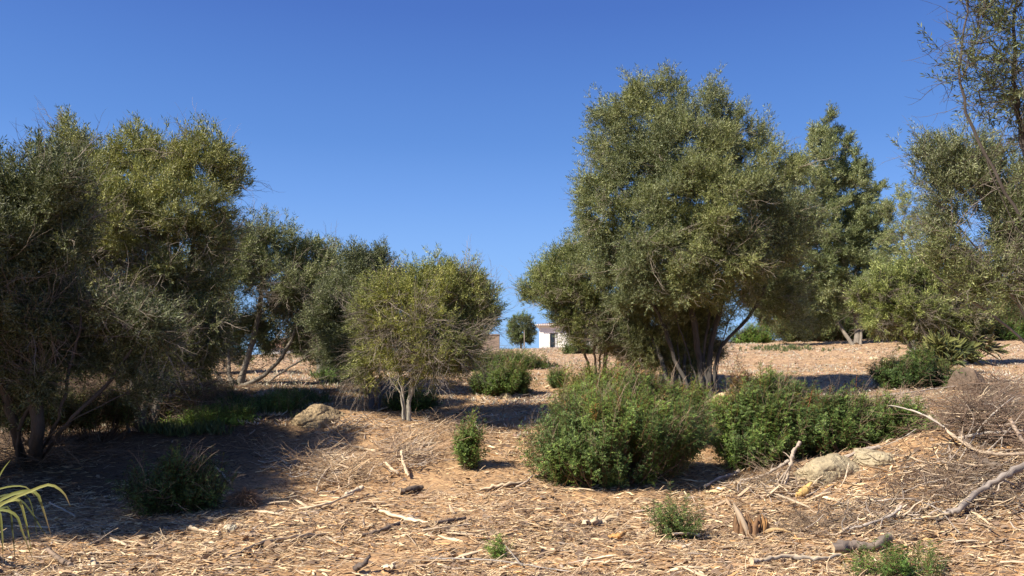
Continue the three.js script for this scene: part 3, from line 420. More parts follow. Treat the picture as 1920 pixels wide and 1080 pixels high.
shrub('young_shrub', { seed: 213, label: 'flat leafy sprig low at the bottom edge near the dark log', base: [1700, 1082], n: 130, tint: [0.9, 1.1, 0.8], tint2: [1.4, 1.6, 1], scale: 0.55, clump: -0.9, blobs: [[1640, 1062, 40, 16], [1715, 1068, 55, 22], [1600, 1075, 30, 14]] });
shrub('mastic_shrub', { seed: 214, label: 'dark shrub in front of the fan palm on the right slope', base: [1715, 728], n: 900, tint: [0.6, 0.72, 0.6], tint2: [1, 1.1, 0.7], scale: 1.05, blobs: [[1690, 706, 42, 22], [1722, 694, 30, 30], [1656, 708, 22, 22], [1765, 712, 36, 18]] });
shrub('dead_shrub', { seed: 215, label: 'thin dark reddish dying shrub beside the wooden arch', base: [1390, 745], d: 14.5, n: 60, tint: [1.1, 0.55, 0.6], tint2: [1.4, 0.7, 0.7], clump: -0.9, stemShare: 0.5, blobs: [[1385, 718, 24, 24], [1405, 730, 18, 20]] });
shrub('mastic_shrub', { seed: 216, label: 'green shrub below the white house', base: [1085, 682], d: 34, n: 340, tint: [0.8, 0.95, 0.7], tint2: G1, scale: 1.7, blobs: [[1085, 670, 28, 14], [1110, 672, 24, 12]] });
const lowBush = (label, seed, u, v, d, blobs, n, tint, sc = 2.2) => shrub('low_bush', { seed, label, base: [u, v], d, n, tint, tint2: tint.map(x => x * 1.35), scale: sc, blobs });
lowBush('green bush on the crest at the edge of the blue gap', 220, 1415, 660, 46, [[1412, 643, 34, 18], [1440, 649, 14, 11]], 560, [1.2, 1.4, 0.8]);
lowBush('low green bush on the crest under the pale trunked tree', 221, 1525, 655, 50, [[1500, 642, 36, 15], [1555, 641, 44, 16]], 800, [1.1, 1.3, 0.75]);
lowBush('low green bush on the crest beneath the yellow green tree', 222, 1640, 650, 50, [[1620, 638, 44, 14], [1685, 637, 46, 15], [1740, 640, 40, 14]], 900, [1.3, 1.5, 0.7]);
const scrub = (label, seed, u, d, blobs, tint) => shrub('scrub_bush', { seed, label, base: [u, 640], d, n: 900, tint, tint2: tint.map(x => x * 1.5), scale: 2.0, blobs, clump: -0.7 });
scrub('dark scrub on the crest right of the blue gap', 231, 1500, 44, [[1490, 618, 40, 26], [1540, 612, 36, 30]], [0.75, 0.62, 0.6]);
scrub('dark scrub on the crest around the pale trunk', 232, 1580, 45, [[1575, 612, 44, 30], [1640, 610, 30, 34]], [0.6, 0.62, 0.5]);
scrub('dark scrub on the crest under the yellow green tree', 233, 1690, 40, [[1680, 612, 46, 30], [1740, 608, 46, 34]], [0.65, 0.6, 0.55]);
scrub('olive green scrub on the crest beyond the fan palms', 234, 1830, 38, [[1810, 608, 50, 36], [1880, 606, 50, 34]], [0.8, 0.72, 0.6]);
lowBush('green bush cut by the right edge near the crest', 223, 1912, 660, 36, [[1912, 645, 22, 18]], 260, [0.9, 1.1, 0.7]);
lowBush('green bush between the sprawling olive and the narrow dark one', 224, 640, 722, 20, [[640, 708, 36, 14], [610, 712, 20, 10]], 420, [0.9, 1.15, 0.7], 1.2);
lowBush('flat green bush on the bank behind the left boulder', 225, 535, 778, 14.0, [[535, 762, 34, 13], [500, 770, 26, 12]], 320, [1.2, 1.4, 0.9], 0.8);
lowBush('sunlit green undergrowth on the bank below the sprawling olive', 226, 400, 806, 13.4, [[400, 792, 50, 16], [340, 804, 40, 13], [450, 785, 36, 15]], 560, [1.7, 1.8, 1.1], 0.75);
lowBush('dark bush at the foot of the bushy olive behind the clearing', 227, 850, 705, 23, [[840, 690, 46, 16], [890, 690, 26, 14]], 460, [0.6, 0.7, 0.5], 1.3);
lowBush('dull bush beneath the green olive at far left', 228, 180, 742, 19, [[180, 720, 60, 22], [90, 722, 50, 22]], 480, [1.3, 1.3, 0.8], 1.2);
lowBush('brown scrub under the tall yellowish olive', 229, 300, 775, 14, [[290, 752, 50, 22], [230, 760, 40, 22], [350, 755, 36, 18]], 300, [1.5, 1.1, 0.9], 0.9);

lowBush('dark brown scrub between the black limbs and the ragged topped olive', 235, 185, 800, 12.6, [[170, 770, 56, 30], [225, 765, 40, 26]], 420, [0.9, 0.7, 0.6], 0.9);
lowBush('dark scrub behind the black forked trunk', 236, 70, 800, 12.4, [[40, 775, 50, 30], [100, 768, 44, 30]], 420, [0.6, 0.55, 0.45], 0.9);
lowBush('grey brown scrub under the pale sprawling limbs', 237, 350, 770, 15.5, [[350, 742, 60, 24], [420, 745, 36, 16]], 300, [1.1, 0.95, 0.8], 0.9);
// ---------------------------------------------------------------- dry grass, green grass
function tuftGeo(seed, n, h, w, lean, cols) { rnd = mulberry(seed); const L = new Leaves(); for (let k = 0; k < n; k++) { const a = R(0, 6.28), d = V(Math.cos(a) * lean * rnd(), 1, Math.sin(a) * lean * rnd()).normalize(); L.leaf(V(R(-1, 1) * h * 0.25, 0, R(-1, 1) * h * 0.25), d, V(Math.cos(a + 1.57), 0, Math.sin(a + 1.57)), h * R(0.5, 1.1), w, cols[k % cols.length].map(x => x * R(0.8, 1.2)), 0.1, R(0, 0.3)); } return L.build(); }
const STRAW = tuftGeo(61, 14, 0.16, 0.006, 1.1, [[0.62, 0.5, 0.37], [0.5, 0.4, 0.32], [0.4, 0.31, 0.24]]);
const GRASS = tuftGeo(62, 16, 0.2, 0.008, 0.9, [[0.13, 0.17, 0.05], [0.2, 0.22, 0.07], [0.09, 0.13, 0.04]]);
{
  rnd = mulberry(63); const list = [], m = new THREE.Matrix4(), q = new THREE.Quaternion();
  for (let k = 0; k < 26000; k++) {
    const d = 13 * Math.pow(95 / 13, rnd()), x = R(-0.72, 0.72) * d; if (noise2(x * 0.5, d * 0.5, 70) + 0.4 * gauss() < -0.05) continue;
    q.setFromAxisAngle(V(0, 1, 0), R(0, 6.28)); const s = R(0.4, 1.1) * (1 + smooth(25, 80, d) * 0.8); m.compose(V(x, ground(x, -d) - 0.01, -d), q, V(s * 1.5, s * R(0.35, 0.8), s * 1.5)); const w = R(0.75, 1.15); list.push([m.clone(), C(w, w * R(0.93, 1), w * R(0.9, 1))]);
  }
  tag(instances('dry_grass', STRAW, strawMat, list, scene), 'short dry straw stubble over the upper slope', 'grass', null, 'stuff');
  const gl = []; for (const [u, v, ru, rv, n] of [[470, 765, 70, 12, 300], [560, 752, 40, 8, 160], [930, 690, 40, 6, 130], [640, 714, 40, 8, 150], [340, 810, 60, 8, 160], [1010, 688, 26, 3, 60], [1470, 655, 60, 5, 120]])
    for (let k = 0; k < n; k++) { const p = gp(u + gauss() * ru, v + gauss() * rv); q.setFromAxisAngle(V(0, 1, 0), R(0, 6.28)); const s = R(0.5, 1.1); m.compose(p, q, V(s * 1.3, s, s * 1.3)); const w = R(0.7, 1.3); gl.push([m.clone(), C(w, w, w)]); }
  tag(instances('green_grass', GRASS, leafMat, gl, scene), 'thin green grass on the bank and upper slope', 'grass', null, 'stuff');
}

// ---------------------------------------------------------------- shredded wood over the ground
function chipGeo(seed, flat) { rnd = mulberry(seed); const pts = [], rad = []; const n = 5; for (let i = 0; i < n; i++) { pts.push(V((i / (n - 1) - 0.5), R(-0.02, 0.04), R(-0.04, 0.04))); rad.push((i === 0 || i === n - 1 ? R(0.12, 0.4) : R(0.75, 1.1)) * 0.06); } const g = tube(pts, rad, 4, () => { const w = R(0.8, 1.15); return [w, w, w]; }, { flat, rough: 0.3, seed }); g.deleteAttribute('uv'); return g; }
function fibreGeo(seed) { rnd = mulberry(seed); const pts = []; let d = V(1, 0, 0), p = V(-0.5, 0, 0); for (let i = 0; i < 5; i++) { pts.push(p.clone()); d.add(V(0, R(-.25, .3), R(-.4, .4))).normalize(); p = p.clone().addScaledVector(d, 0.25); } const g = tube(pts, [0.02, 0.022, 0.018, 0.015, 0.008], 3, () => { const w = R(0.85, 1.1); return [w, w, w]; }); g.deleteAttribute('uv'); return g; }
function flakeGeo(seed) { rnd = mulberry(seed); const g = new THREE.BufferGeometry(), p = []; const a = [[-.5, 0.02, -.12], [-.1, 0.07, -.26], [.45, 0, -.1], [.5, .03, .1], [.05, .09, .22], [-.45, .0, .16]].map(q => q.map(x => x + R(-.05, .05))); for (let i = 1; i < 5; i++) p.push(...a[0], ...a[i + 1], ...a[i]); g.setAttribute('position', new THREE.Float32BufferAttribute(p, 3)); g.computeVertexNormals(); g.setAttribute('color', new THREE.Float32BufferAttribute(new Array(p.length).fill(1), 3)); return g; }
const WOODCOL = [[0.82, 0.62, 0.36], [0.7, 0.51, 0.29], [0.88, 0.7, 0.44], [0.54, 0.37, 0.21], [0.6, 0.34, 0.14], [0.34, 0.23, 0.15], [0.46, 0.36, 0.27], [0.78, 0.58, 0.34]];
const DARKCOL = [[0.12, 0.08, 0.055], [0.2, 0.13, 0.085], [0.26, 0.18, 0.12], [0.32, 0.2, 0.11]];
function soilPatch(x, z) { const a = ((x + 0.35) / 1.0) ** 2 + ((z + 10.6) / 1.5) ** 2; return Math.exp(-a); }
function litter(name, label, geos, mat, n, seed, sizeFn, cols, tilt, dmax = 78) {
  rnd = mulberry(seed); const lists = geos.map(() => []), m = new THREE.Matrix4(), q = new THREE.Quaternion(), e = new THREE.Euler();
  for (let k = 0; k < n; k++) {
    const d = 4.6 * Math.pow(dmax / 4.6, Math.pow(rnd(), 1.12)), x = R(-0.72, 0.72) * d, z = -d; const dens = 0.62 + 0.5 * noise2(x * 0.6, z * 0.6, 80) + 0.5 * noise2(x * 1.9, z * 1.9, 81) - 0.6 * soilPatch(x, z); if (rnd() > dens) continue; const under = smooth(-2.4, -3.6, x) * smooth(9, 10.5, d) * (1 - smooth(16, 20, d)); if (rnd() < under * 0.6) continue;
    const s = sizeFn() * (1 + smooth(14, 60, d) * 0.9); const gx = (ground0(x + 0.3, z) - ground0(x - 0.3, z)) / 0.6, gz = (ground0(x, z + 0.3) - ground0(x, z - 0.3)) / 0.6;
    const N = V(-gx + gauss() * tilt, 1, -gz + gauss() * tilt).normalize(), yaw = rnd() < 0.55 ? gauss() * 0.5 : R(0, 6.28);
    q.setFromUnitVectors(V(0, 1, 0), N).multiply(new THREE.Quaternion().setFromAxisAngle(V(0, 1, 0), yaw)).multiply(new THREE.Quaternion().setFromAxisAngle(V(1, 0, 0), R(-0.6, 0.6)));
    const thin = R(0.5, 1.1), wide = 1 + 1.4 * rnd() * rnd(); m.compose(V(x, ground(x, z) + R(0, 0.022), z), q, V(s, Math.min(s, 0.2) * thin, Math.min(s, 0.24) * thin * wide)); const c = cols[rnd() * cols.length | 0], w = R(0.8, 1.15) * (1 - 0.45 * under); lists[k % geos.length].push([m.clone(), C(c[0] * w, c[1] * w, c[2] * w)]);  // pieces under the left trees tinted darker, deepening the shade through their colour
  }
  const t = thing(name, V(0, 0, 0), label, 'litter', null, 'stuff'); geos.forEach((g, i) => instances('litter', g, mat, lists[i], t)); return t;
}
const CHIPS = [chipGeo(71, 0.35), chipGeo(72, 0.3), chipGeo(73, 0.5)], FIBRES = [fibreGeo(74), fibreGeo(75), fibreGeo(76)], FLAKES = [flakeGeo(77), flakeGeo(78)];
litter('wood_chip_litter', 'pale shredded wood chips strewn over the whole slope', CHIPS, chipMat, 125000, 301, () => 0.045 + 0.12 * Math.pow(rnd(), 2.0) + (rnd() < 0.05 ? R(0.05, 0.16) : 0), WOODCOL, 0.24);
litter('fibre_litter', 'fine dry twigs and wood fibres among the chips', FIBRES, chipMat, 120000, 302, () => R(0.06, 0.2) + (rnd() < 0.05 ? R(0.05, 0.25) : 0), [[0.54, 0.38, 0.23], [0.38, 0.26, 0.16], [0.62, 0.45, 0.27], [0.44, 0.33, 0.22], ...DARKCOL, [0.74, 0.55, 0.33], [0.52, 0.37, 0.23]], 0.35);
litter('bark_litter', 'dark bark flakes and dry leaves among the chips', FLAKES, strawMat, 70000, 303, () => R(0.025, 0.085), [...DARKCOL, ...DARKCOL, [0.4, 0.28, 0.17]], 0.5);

// ---------------------------------------------------------------- branches, logs and splinters lying about
const PALE = [0.66, 0.5, 0.32], TAN = [0.5, 0.36, 0.22], ORANGE = [0.52, 0.27, 0.09], GREYW = [0.34, 0.29, 0.24], BARKC = [0.14, 0.1, 0.075], DKW = [0.24, 0.16, 0.1];
function stick(name, label, pts, r0, r1, c, o = {}) {                 // pts: [u, v, height above the ground]
  if (o.flat) { r0 *= 1.2; r1 *= 1.2; } else { r0 *= 0.88; r1 *= 0.88; } const w = pts.map(([u, v, h = 0, dd]) => dd !== undefined ? P(u, v, dd) : gp(u, v, h ? 0 : r0 * (o.flat || 1) * 0.8 + 0.022, h ? h + r0 + 0.015 : 0)), base = w[0].clone(); rnd = mulberry((pts[0][0] * 31 + pts[0][1] * 7) | 0);
  const n = Math.max(5, pts.length * 5), cp = curve(w, n).map(p => p.sub(base).add(V(gauss(), gauss(), gauss()).multiplyScalar(r0 * 0.42))); const c2 = o.c2 || c;
  const rad = cp.map((_, i) => { const t = i / n; let r = r0 + (r1 - r0) * t; r *= 1 + 0.34 * noise(i * 0.9, r0 * 99, pts[0][0]) + (hash3(i, 5, pts[0][0] | 0) > 0.86 ? 0.3 : 0); if (o.split) r *= Math.min(1, 0.25 + 3 * Math.min(t, 1 - t)); return r; });
  const g = tube(cp, rad, o.sides || 7, (t, s) => { const k = 0.75 + 0.5 * hash3(t * n | 0, s % 7, pts[0][0]), q = (o.two && s % 7 < 3) ? c2 : c; return [q[0] * k, q[1] * k, q[2] * k]; }, { flat: o.flat || 1, rough: o.rough ?? 0.26, seed: pts[0][0] | 0, cap: o.cap || [0.6, 0.45, 0.28] });
  const parts = [g]; for (const [at, u, v, h, rr] of o.side || []) { const a = cp[Math.min(cp.length - 1, Math.round(at * n))], b = gp(u, v, 0, h).sub(base); parts.push(tube(curve([a, a.clone().lerp(b, 0.5).add(V(0, 0.02, 0)), b], 5), [rr, rr * 0.9, rr * 0.8, rr * 0.7, rr * 0.55, rr * 0.4], 5, () => { const k = R(0.8, 1.2); return [c[0] * k, c[1] * k, c[2] * k]; })); }
  const t = mesh(name, parts.length > 1 ? mergeGeometries(parts) : g, wood, scene); t.position.copy(base); return tag(t, label, o.cat || 'branch', o.group);
}
stick('peeled_branch', 'long orange brown peeled branch lying across the near mulch', [[398, 1066], [450, 1040], [495, 1022], [555, 1012], [612, 1006]], 0.012, 0.032, [0.5, 0.31, 0.14], { split: true, flat: 0.6, two: true, c2: PALE });
stick('split_log', 'pale split log lying aslant at the centre of the near mulch', [[684, 956], [720, 966], [760, 978], [802, 984]], 0.022, 0.05, [0.78, 0.62, 0.42], { split: true, flat: 0.5, cat: 'log' });
stick('dark_branch', 'short blackish branch beside the pale split log', [[678, 1010], [712, 1002], [748, 988]], 0.016, 0.022, BARKC, { cat: 'branch' });
stick('dark_branch', 'dark bark stick beyond the end of the pale split log', [[816, 981, 0.01], [842, 976, 0.01], [872, 971, 0.01]], 0.018, 0.018, [0.17, 0.12, 0.09]);
stick('thin_stick', 'long thin pale stick lying below the dark bark stick', [[792, 1000], [836, 994], [882, 988]], 0.008, 0.012, PALE, { flat: 0.7 });
stick('forked_branch', 'pale branch stub pointing at the largest shrub', [[888, 928], [922, 920], [958, 914], [992, 908]], 0.02, 0.034, PALE, { split: true, flat: 0.7, two: true, c2: DKW });
stick('thin_stick', 'leaning grey stick touching the foot of the largest shrub', [[968, 918, 0.0], [984, 905, 0.07], [998, 892, 0.12]], 0.014, 0.01, [0.42, 0.32, 0.23]);
stick('thin_stick', 'straight pale stick on the soil in front of the largest shrub', [[962, 961], [1004, 958], [1046, 955]], 0.012, 0.008, [0.74, 0.56, 0.34], { flat: 0.5 });
stick('wood_slab', 'short pale slab of wood before the wiry shrub', [[1090, 990], [1114, 986], [1136, 983]], 0.04, 0.035, PALE, { flat: 0.4, split: true, cat: 'slab' });
stick('flat_branch', 'long flat pale slat near the bottom edge', [[1104, 1062], [1150, 1060], [1212, 1056]], 0.022, 0.018, [0.7, 0.54, 0.36], { flat: 0.35, split: true, cat: 'branch' });
stick('thin_stick', 'thin silvery curved twig along the bottom beside the seedling', [[806, 1047, 0.02], [880, 1048, 0.03], [950, 1053, 0.04], [1010, 1063, 0.02], [1070, 1078]], 0.006, 0.004, [0.45, 0.4, 0.35]);
stick('dark_branch', 'dark twig arching over the tiny seedling', [[980, 1068], [968, 1048, 0.05], [952, 1028, 0.1], [944, 1020, 0.1]], 0.007, 0.004, GREYW);
stick('split_branch', 'orange split piece before the wiry shrub', [[1140, 1012], [1160, 1004, 0.02], [1176, 996, 0.02]], 0.02, 0.014, ORANGE, { split: true, flat: 0.6 });
stick('fallen_branch', 'pale knotty branch end in front of the wide shrub', [[1322, 918], [1350, 902], [1372, 890, 0.02], [1386, 882, 0.05]], 0.022, 0.03, [0.56, 0.45, 0.33], { two: true, c2: GREYW, cap: [0.74, 0.58, 0.38] });
stick('fallen_branch', 'long weathered grey branch rising towards the twisted root', [[1388, 906], [1420, 896, 0.03], [1450, 882, 0.06], [1478, 864, 0.12]], 0.016, 0.022, [0.46, 0.38, 0.3], { side: [[0.6, 1452, 866, 0.05, 0.008]] });
stick('twisted_root', 'twisted root standing upright before the wide shrub', [[1472, 918], [1478, 890, 0.08], [1484, 864, 0.22], [1488, 846, 0.3], [1500, 830, 0.36]], 0.022, 0.02, [0.42, 0.33, 0.25], { cat: 'root', side: [[0.35, 1448, 920, 0.0, 0.014], [0.5, 1464, 846, 0.2, 0.009], [0.45, 1458, 925, 0.0, 0.012], [0.5, 1510, 880, 0.03, 0.008]] });
stick('fallen_branch', 'grey branch resting along the top of the flat boulder', [[1494, 880, 0.03], [1530, 872, 0.05], [1576, 860, 0.08], [1612, 846, 0.1], [1648, 838, 0.06]], 0.012, 0.026, [0.42, 0.34, 0.27], { side: [[0.62, 1566, 882, 0.06, 0.012], [0.8, 1640, 850, 0.04, 0.01]] });
stick('thin_stick', 'pale stick leaning on the face of the flat boulder', [[1576, 918], [1584, 898, 0.1], [1592, 868, 0.24]], 0.01, 0.007, [0.6, 0.47, 0.33]);
stick('split_branch', 'yellow orange wedge of wood at the foot of the flat boulder', [[1492, 936], [1506, 922, 0.03], [1522, 902, 0.07]], 0.034, 0.026, [0.62, 0.4, 0.14], { split: true, flat: 0.6 });
stick('wood_slab', 'yellowish wood slab left of the broken stump', [[1318, 928], [1335, 926], [1352, 928]], 0.03, 0.03, [0.68, 0.5, 0.27], { flat: 0.5, split: true, cat: 'slab' });
stick('fallen_branch', 'thick grey barked branch propped across the brush pile', [[1772, 974], [1796, 954, 0.05], [1830, 925, 0.1], [1880, 895, 0.2], [1924, 868, 0.3]], 0.03, 0.034, [0.3, 0.25, 0.21], { side: [[0.7, 1916, 920, 0.06, 0.014], [0.55, 1850, 905, 0.12, 0.012]] });
stick('split_branch', 'pale peeled strip beside the lower end of the thick grey branch', [[1702, 978], [1740, 970, 0.02], [1784, 962, 0.02]], 0.018, 0.014, [0.74, 0.56, 0.33], { flat: 0.5, split: true });
stick('dark_log', 'dark cracked log near the bottom edge', [[1566, 1040], [1600, 1034], [1640, 1022, 0.01], [1668, 1018]], 0.05, 0.038, [0.22, 0.17, 0.135], { cat: 'log', rough: 0.25 });
stick('fallen_branch', 'long pale curved branch in front of the dark log', [[1408, 1062], [1440, 1048, 0.01], [1480, 1042, 0.03], [1530, 1048, 0.02], [1574, 1050]], 0.024, 0.014, [0.62, 0.48, 0.32], { two: true, c2: GREYW });
stick('fallen_branch', 'smooth pale pole lying level across the brush pile', [[1796, 822, 0.12], [1850, 812, 0.14], [1930, 808, 0.16]], 0.018, 0.02, [0.55, 0.47, 0.38]);
stick('fallen_branch', 'long tan branch sagging through the brush pile', [[1742, 780, 0.3], [1790, 818, 0.2], [1836, 846, 0.16], [1880, 852, 0.15], [1930, 850, 0.16]], 0.016, 0.024, [0.52, 0.4, 0.28], { side: [[0.3, 1808, 790, 0.2, 0.008], [0.2, 1730, 756, 0.3, 0.008]] });
stick('broken_limb', 'thick dark broken limb with a pale torn end in the brush pile', [[1798, 806, 0.1], [1816, 836, 0.08], [1838, 864, 0.06], [1876, 876, 0.08]], 0.034, 0.045, [0.17, 0.13, 0.1], { cat: 'limb', cap: [0.7, 0.5, 0.27] });
stick('broken_limb', 'snapped upright limb with orange broken top at the right edge', [[1930, 850, 0.1], [1908, 812, 0.3], [1892, 784, 0.42]], 0.02, 0.03, [0.42, 0.32, 0.24], { cat: 'limb', cap: [0.6, 0.32, 0.1] });
stick('fallen_branch', 'thin silvery branch arching over the shrub into the brush pile', [[1648, 768, 0.35], [1690, 764, 0.42], [1732, 778, 0.4], [1770, 800, 0.28]], 0.007, 0.012, [0.55, 0.48, 0.4]);
stick('thin_stick', 'slender twig slanting up from the small boulder', [[1652, 838, 0.02], [1690, 822, 0.15], [1718, 804, 0.28]], 0.005, 0.004, [0.5, 0.45, 0.38]);
stick('fallen_branch', 'grey branch lying along the top of the brush mound', [[1618, 748], [1690, 738, 0.04], [1760, 728, 0.06], [1812, 722, 0.08]], 0.014, 0.016, [0.46, 0.38, 0.31]);
stick('fallen_branch', 'long grey branch lying low in the mulch under the brush pile', [[1580, 1000], [1630, 982, 0.03], [1680, 960, 0.06], [1690, 948, 0.1]], 0.014, 0.014, [0.45, 0.38, 0.32], { side: [[0.5, 1650, 990, 0.03, 0.008]] });
stick('fallen_branch', 'slim pale branch crossing the shaded hollow of the brush pile', [[1800, 860, 0.1], [1840, 800, 0.22], [1880, 760, 0.34], [1925, 742, 0.4]], 0.009, 0.006, [0.5, 0.43, 0.35], { side: [[0.4, 1870, 810, 0.2, 0.005], [0.6, 1850, 756, 0.3, 0.004]] });
stick('fallen_branch', 'slim dark branch hooked upward over the brush pile', [[1776, 870, 0.06], [1806, 830, 0.2], [1826, 786, 0.34], [1812, 758, 0.42]], 0.008, 0.004, [0.3, 0.24, 0.19], { side: [[0.5, 1850, 790, 0.28, 0.004]] });
stick('fallen_branch', 'slim grey branch leaning out of the brush pile to the right', [[1822, 872, 0.05], [1862, 836, 0.16], [1896, 800, 0.3], [1918, 772, 0.38]], 0.009, 0.005, [0.44, 0.37, 0.3], { side: [[0.5, 1876, 856, 0.1, 0.005]] });
stick('fallen_branch', 'long low branch at the foot of the brush pile with side twigs', [[1690, 925, 0.02], [1740, 905, 0.06], [1800, 895, 0.08], [1870, 900, 0.06]], 0.011, 0.007, [0.5, 0.42, 0.33], { side: [[0.3, 1730, 880, 0.08, 0.006], [0.6, 1830, 870, 0.12, 0.006], [0.8, 1850, 930, 0.03, 0.005]] });
stick('fallen_branch', 'forked grey branch in the mulch below the brush pile', [[1640, 940, 0.02], [1700, 935, 0.05], [1750, 950, 0.04], [1800, 1000, 0.02]], 0.01, 0.006, [0.36, 0.3, 0.25], { side: [[0.3, 1690, 905, 0.08, 0.006], [0.6, 1790, 940, 0.06, 0.006]] });
stick('bent_branch', 'thick bent branch forming an arch beside the olive trunks', [[1334, 762], [1340, 748, 0.18], [1354, 742, 0.3], [1368, 748, 0.22], [1378, 766, 0.0]], 0.05, 0.045, [0.62, 0.46, 0.26], { sides: 8 });
stick('split_branch', 'orange split branch on top of the mid slope wood heap', [[738, 842, 0.04], [758, 830, 0.1], [782, 816, 0.16]], 0.022, 0.03, [0.56, 0.34, 0.14], { flat: 0.7, split: true });
stick('thin_stick', 'long pale stick running down from the left boulder', [[616, 826, 0.03], [650, 834, 0.03], [684, 842, 0.03], [706, 846, 0.02]], 0.014, 0.018, [0.62, 0.48, 0.32]);
stick('thin_stick', 'upright pale stick in the mid slope wood heap', [[752, 848, 0.14], [756, 868, 0.08], [766, 892, 0.02]], 0.018, 0.016, [0.72, 0.55, 0.36]);
stick('thin_stick', 'pale stick leaning left in the mid slope wood heap', [[722, 866, 0.06], [738, 882, 0.03], [748, 894]], 0.02, 0.018, [0.7, 0.54, 0.36]);
stick('fallen_branch', 'pale curved branch arching in the lower wood heap', [[592, 928, 0.0], [602, 896, 0.08], [628, 872, 0.14], [660, 880, 0.1], [668, 890, 0.04]], 0.014, 0.012, [0.6, 0.46, 0.31]);
stick('fallen_branch', 'pale branch end with dark underside below the lower wood heap', [[644, 932, 0.02], [662, 922, 0.05], [680, 914, 0.07]], 0.024, 0.026, [0.66, 0.52, 0.36], { cap: [0.75, 0.6, 0.4] });
stick('thin_stick', 'long pale pole slanting across the lower wood heap', [[560, 960, 0.0], [598, 948, 0.03], [632, 938, 0.04], [660, 926, 0.06]], 0.014, 0.014, PALE);
stick('dark_branch', 'charred looking block of bark right of the lower wood heap', [[752, 928], [770, 924], [786, 920]], 0.04, 0.035, BARKC, { flat: 0.6 });
stick('thin_stick', 'leaning grey twig at the edge of the tree shade', [[92, 942, 0.1], [120, 956, 0.04], [142, 974]], 0.01, 0.01, [0.45, 0.38, 0.3]);
stick('thin_stick', 'grey stick poking up out of the shade by the fibrous stump', [[402, 872, 0.16], [416, 888, 0.08], [432, 910]], 0.014, 0.016, [0.38, 0.31, 0.24]);
stick('split_branch', 'pale wedge of wood at the lower left of the sunlit mulch', [[204, 1014], [222, 1022], [244, 1034]], 0.022, 0.014, PALE, { flat: 0.5, split: true });
stick('dark_branch', 'dark stick near the palm leaves at bottom left', [[92, 1032, 0.01], [112, 1048, 0.01], [132, 1058, 0.01]], 0.02, 0.024, [0.24, 0.17, 0.12]);
stick('thin_stick', 'level pale stick at the bottom left of the mulch', [[140, 1044], [176, 1044], [206, 1044]], 0.014, 0.012, PALE, { flat: 0.6 });
stick('split_branch', 'pale stick with a dark end beside the chip of stone', [[352, 998], [382, 1002], [408, 1006]], 0.022, 0.016, [0.68, 0.52, 0.34], { flat: 0.7 });
stick('dark_branch', 'blackened knot of wood at the bottom between pale chips', [[664, 1076, 0.0], [682, 1058, 0.05], [692, 1042, 0.1]], 0.026, 0.014, [0.12, 0.09, 0.075]);
stick('wood_slab', 'torn pale wood shard at the bottom edge', [[718, 1070], [732, 1062, 0.02], [744, 1054, 0.04]], 0.03, 0.018, [0.76, 0.6, 0.42], { flat: 0.35, split: true, cat: 'slab' });
stick('thin_stick', 'pale stick leaning on the wiry shrub', [[1262, 1002, 0.06], [1290, 1000, 0.05], [1312, 1004, 0.02]], 0.012, 0.012, [0.64, 0.52, 0.38]);

// medium splinters: alike pieces nobody could tell apart
{
  rnd = mulberry(411); const protos = [0, 1, 2, 3].map(k => { const pts = curve([V(-0.5, 0, 0), V(-0.15, R(-.02, .03), R(-.04, .04)), V(0.2, R(-.02, .03), R(-.04, .04)), V(0.5, 0, 0)], 8); const c = [PALE, [0.58, 0.42, 0.26], [0.72, 0.56, 0.37], [0.44, 0.3, 0.18]][k]; return tube(pts, pts.map((_, i) => 0.07 * Math.min(1, 0.2 + 0.55 * Math.min(i, 8 - i)) * R(0.8, 1.2)), 6, () => { const w = R(0.75, 1.15); return c.map(x => x * w); }, { flat: 0.45, rough: 0.25, seed: k }); });
  let first = null; const spots = []; for (let k = 0; k < 200; k++) { const d = 5.4 * Math.pow(17 / 5.4, rnd()), x = R(-0.66, 0.66) * d; if (x < -2.5 - (d - 6) * 0.1 && d > 9) continue; spots.push([x, -d]); }
  [[640, 890, 44, 42], [760, 850, 40, 40], [1780, 900, 36, 70], [1450, 920, 26, 60]].forEach(([u, v, n, s], h) => { for (let k = 0; k < n; k++) { const p = gp(u + gauss() * s, v + gauss() * s * 0.45); spots.push([p.x, p.z, h + 1]); } });
  spots.forEach(([x, z, heap], k) => {
    let o; if (k < 4) { o = new THREE.Mesh(protos[k], wood); o.castShadow = o.receiveShadow = true; first = first || []; first.push(o); } else o = first[k % 4].clone();
    const where = heap ? ['in the lower pale wood heap', 'in the mid slope wood heap below the small olive', 'in the brush on the right mound', 'around the twisted root by the wide shrub'][heap - 1] : z > -7.2 ? 'on the near mulch' : z > -10 ? (x < 0 ? 'on the open mulch before the wood heaps' : 'on the mulch around the shrubs and flat boulder') : x < 0.6 ? 'on the slope past the wood heaps' : 'behind the largest shrubs'; const tone = ['pale', 'tan', 'cream', 'brown'][k % 4];
    o.name = numbered('wood_splinter'); const s = R(0.14, 0.36) * (heap ? 1.3 : 1.1), th = R(0.6, 1.25) * Math.min(s, 0.26); o.scale.set(s, th, th); o.position.set(x, ground(x, z) + R(0.012, heap ? 0.1 : 0.03), z); o.rotation.set(R(-.5, .5), rnd() < 0.5 ? gauss() * 0.6 : R(0, 6.28), (heap ? 0.45 : 0.12) * gauss()); scene.add(o);
    tag(o, `${tone} torn wood splinter lying ${where}`, 'splinter', `${tone} splinters ${where}`);
  });
}
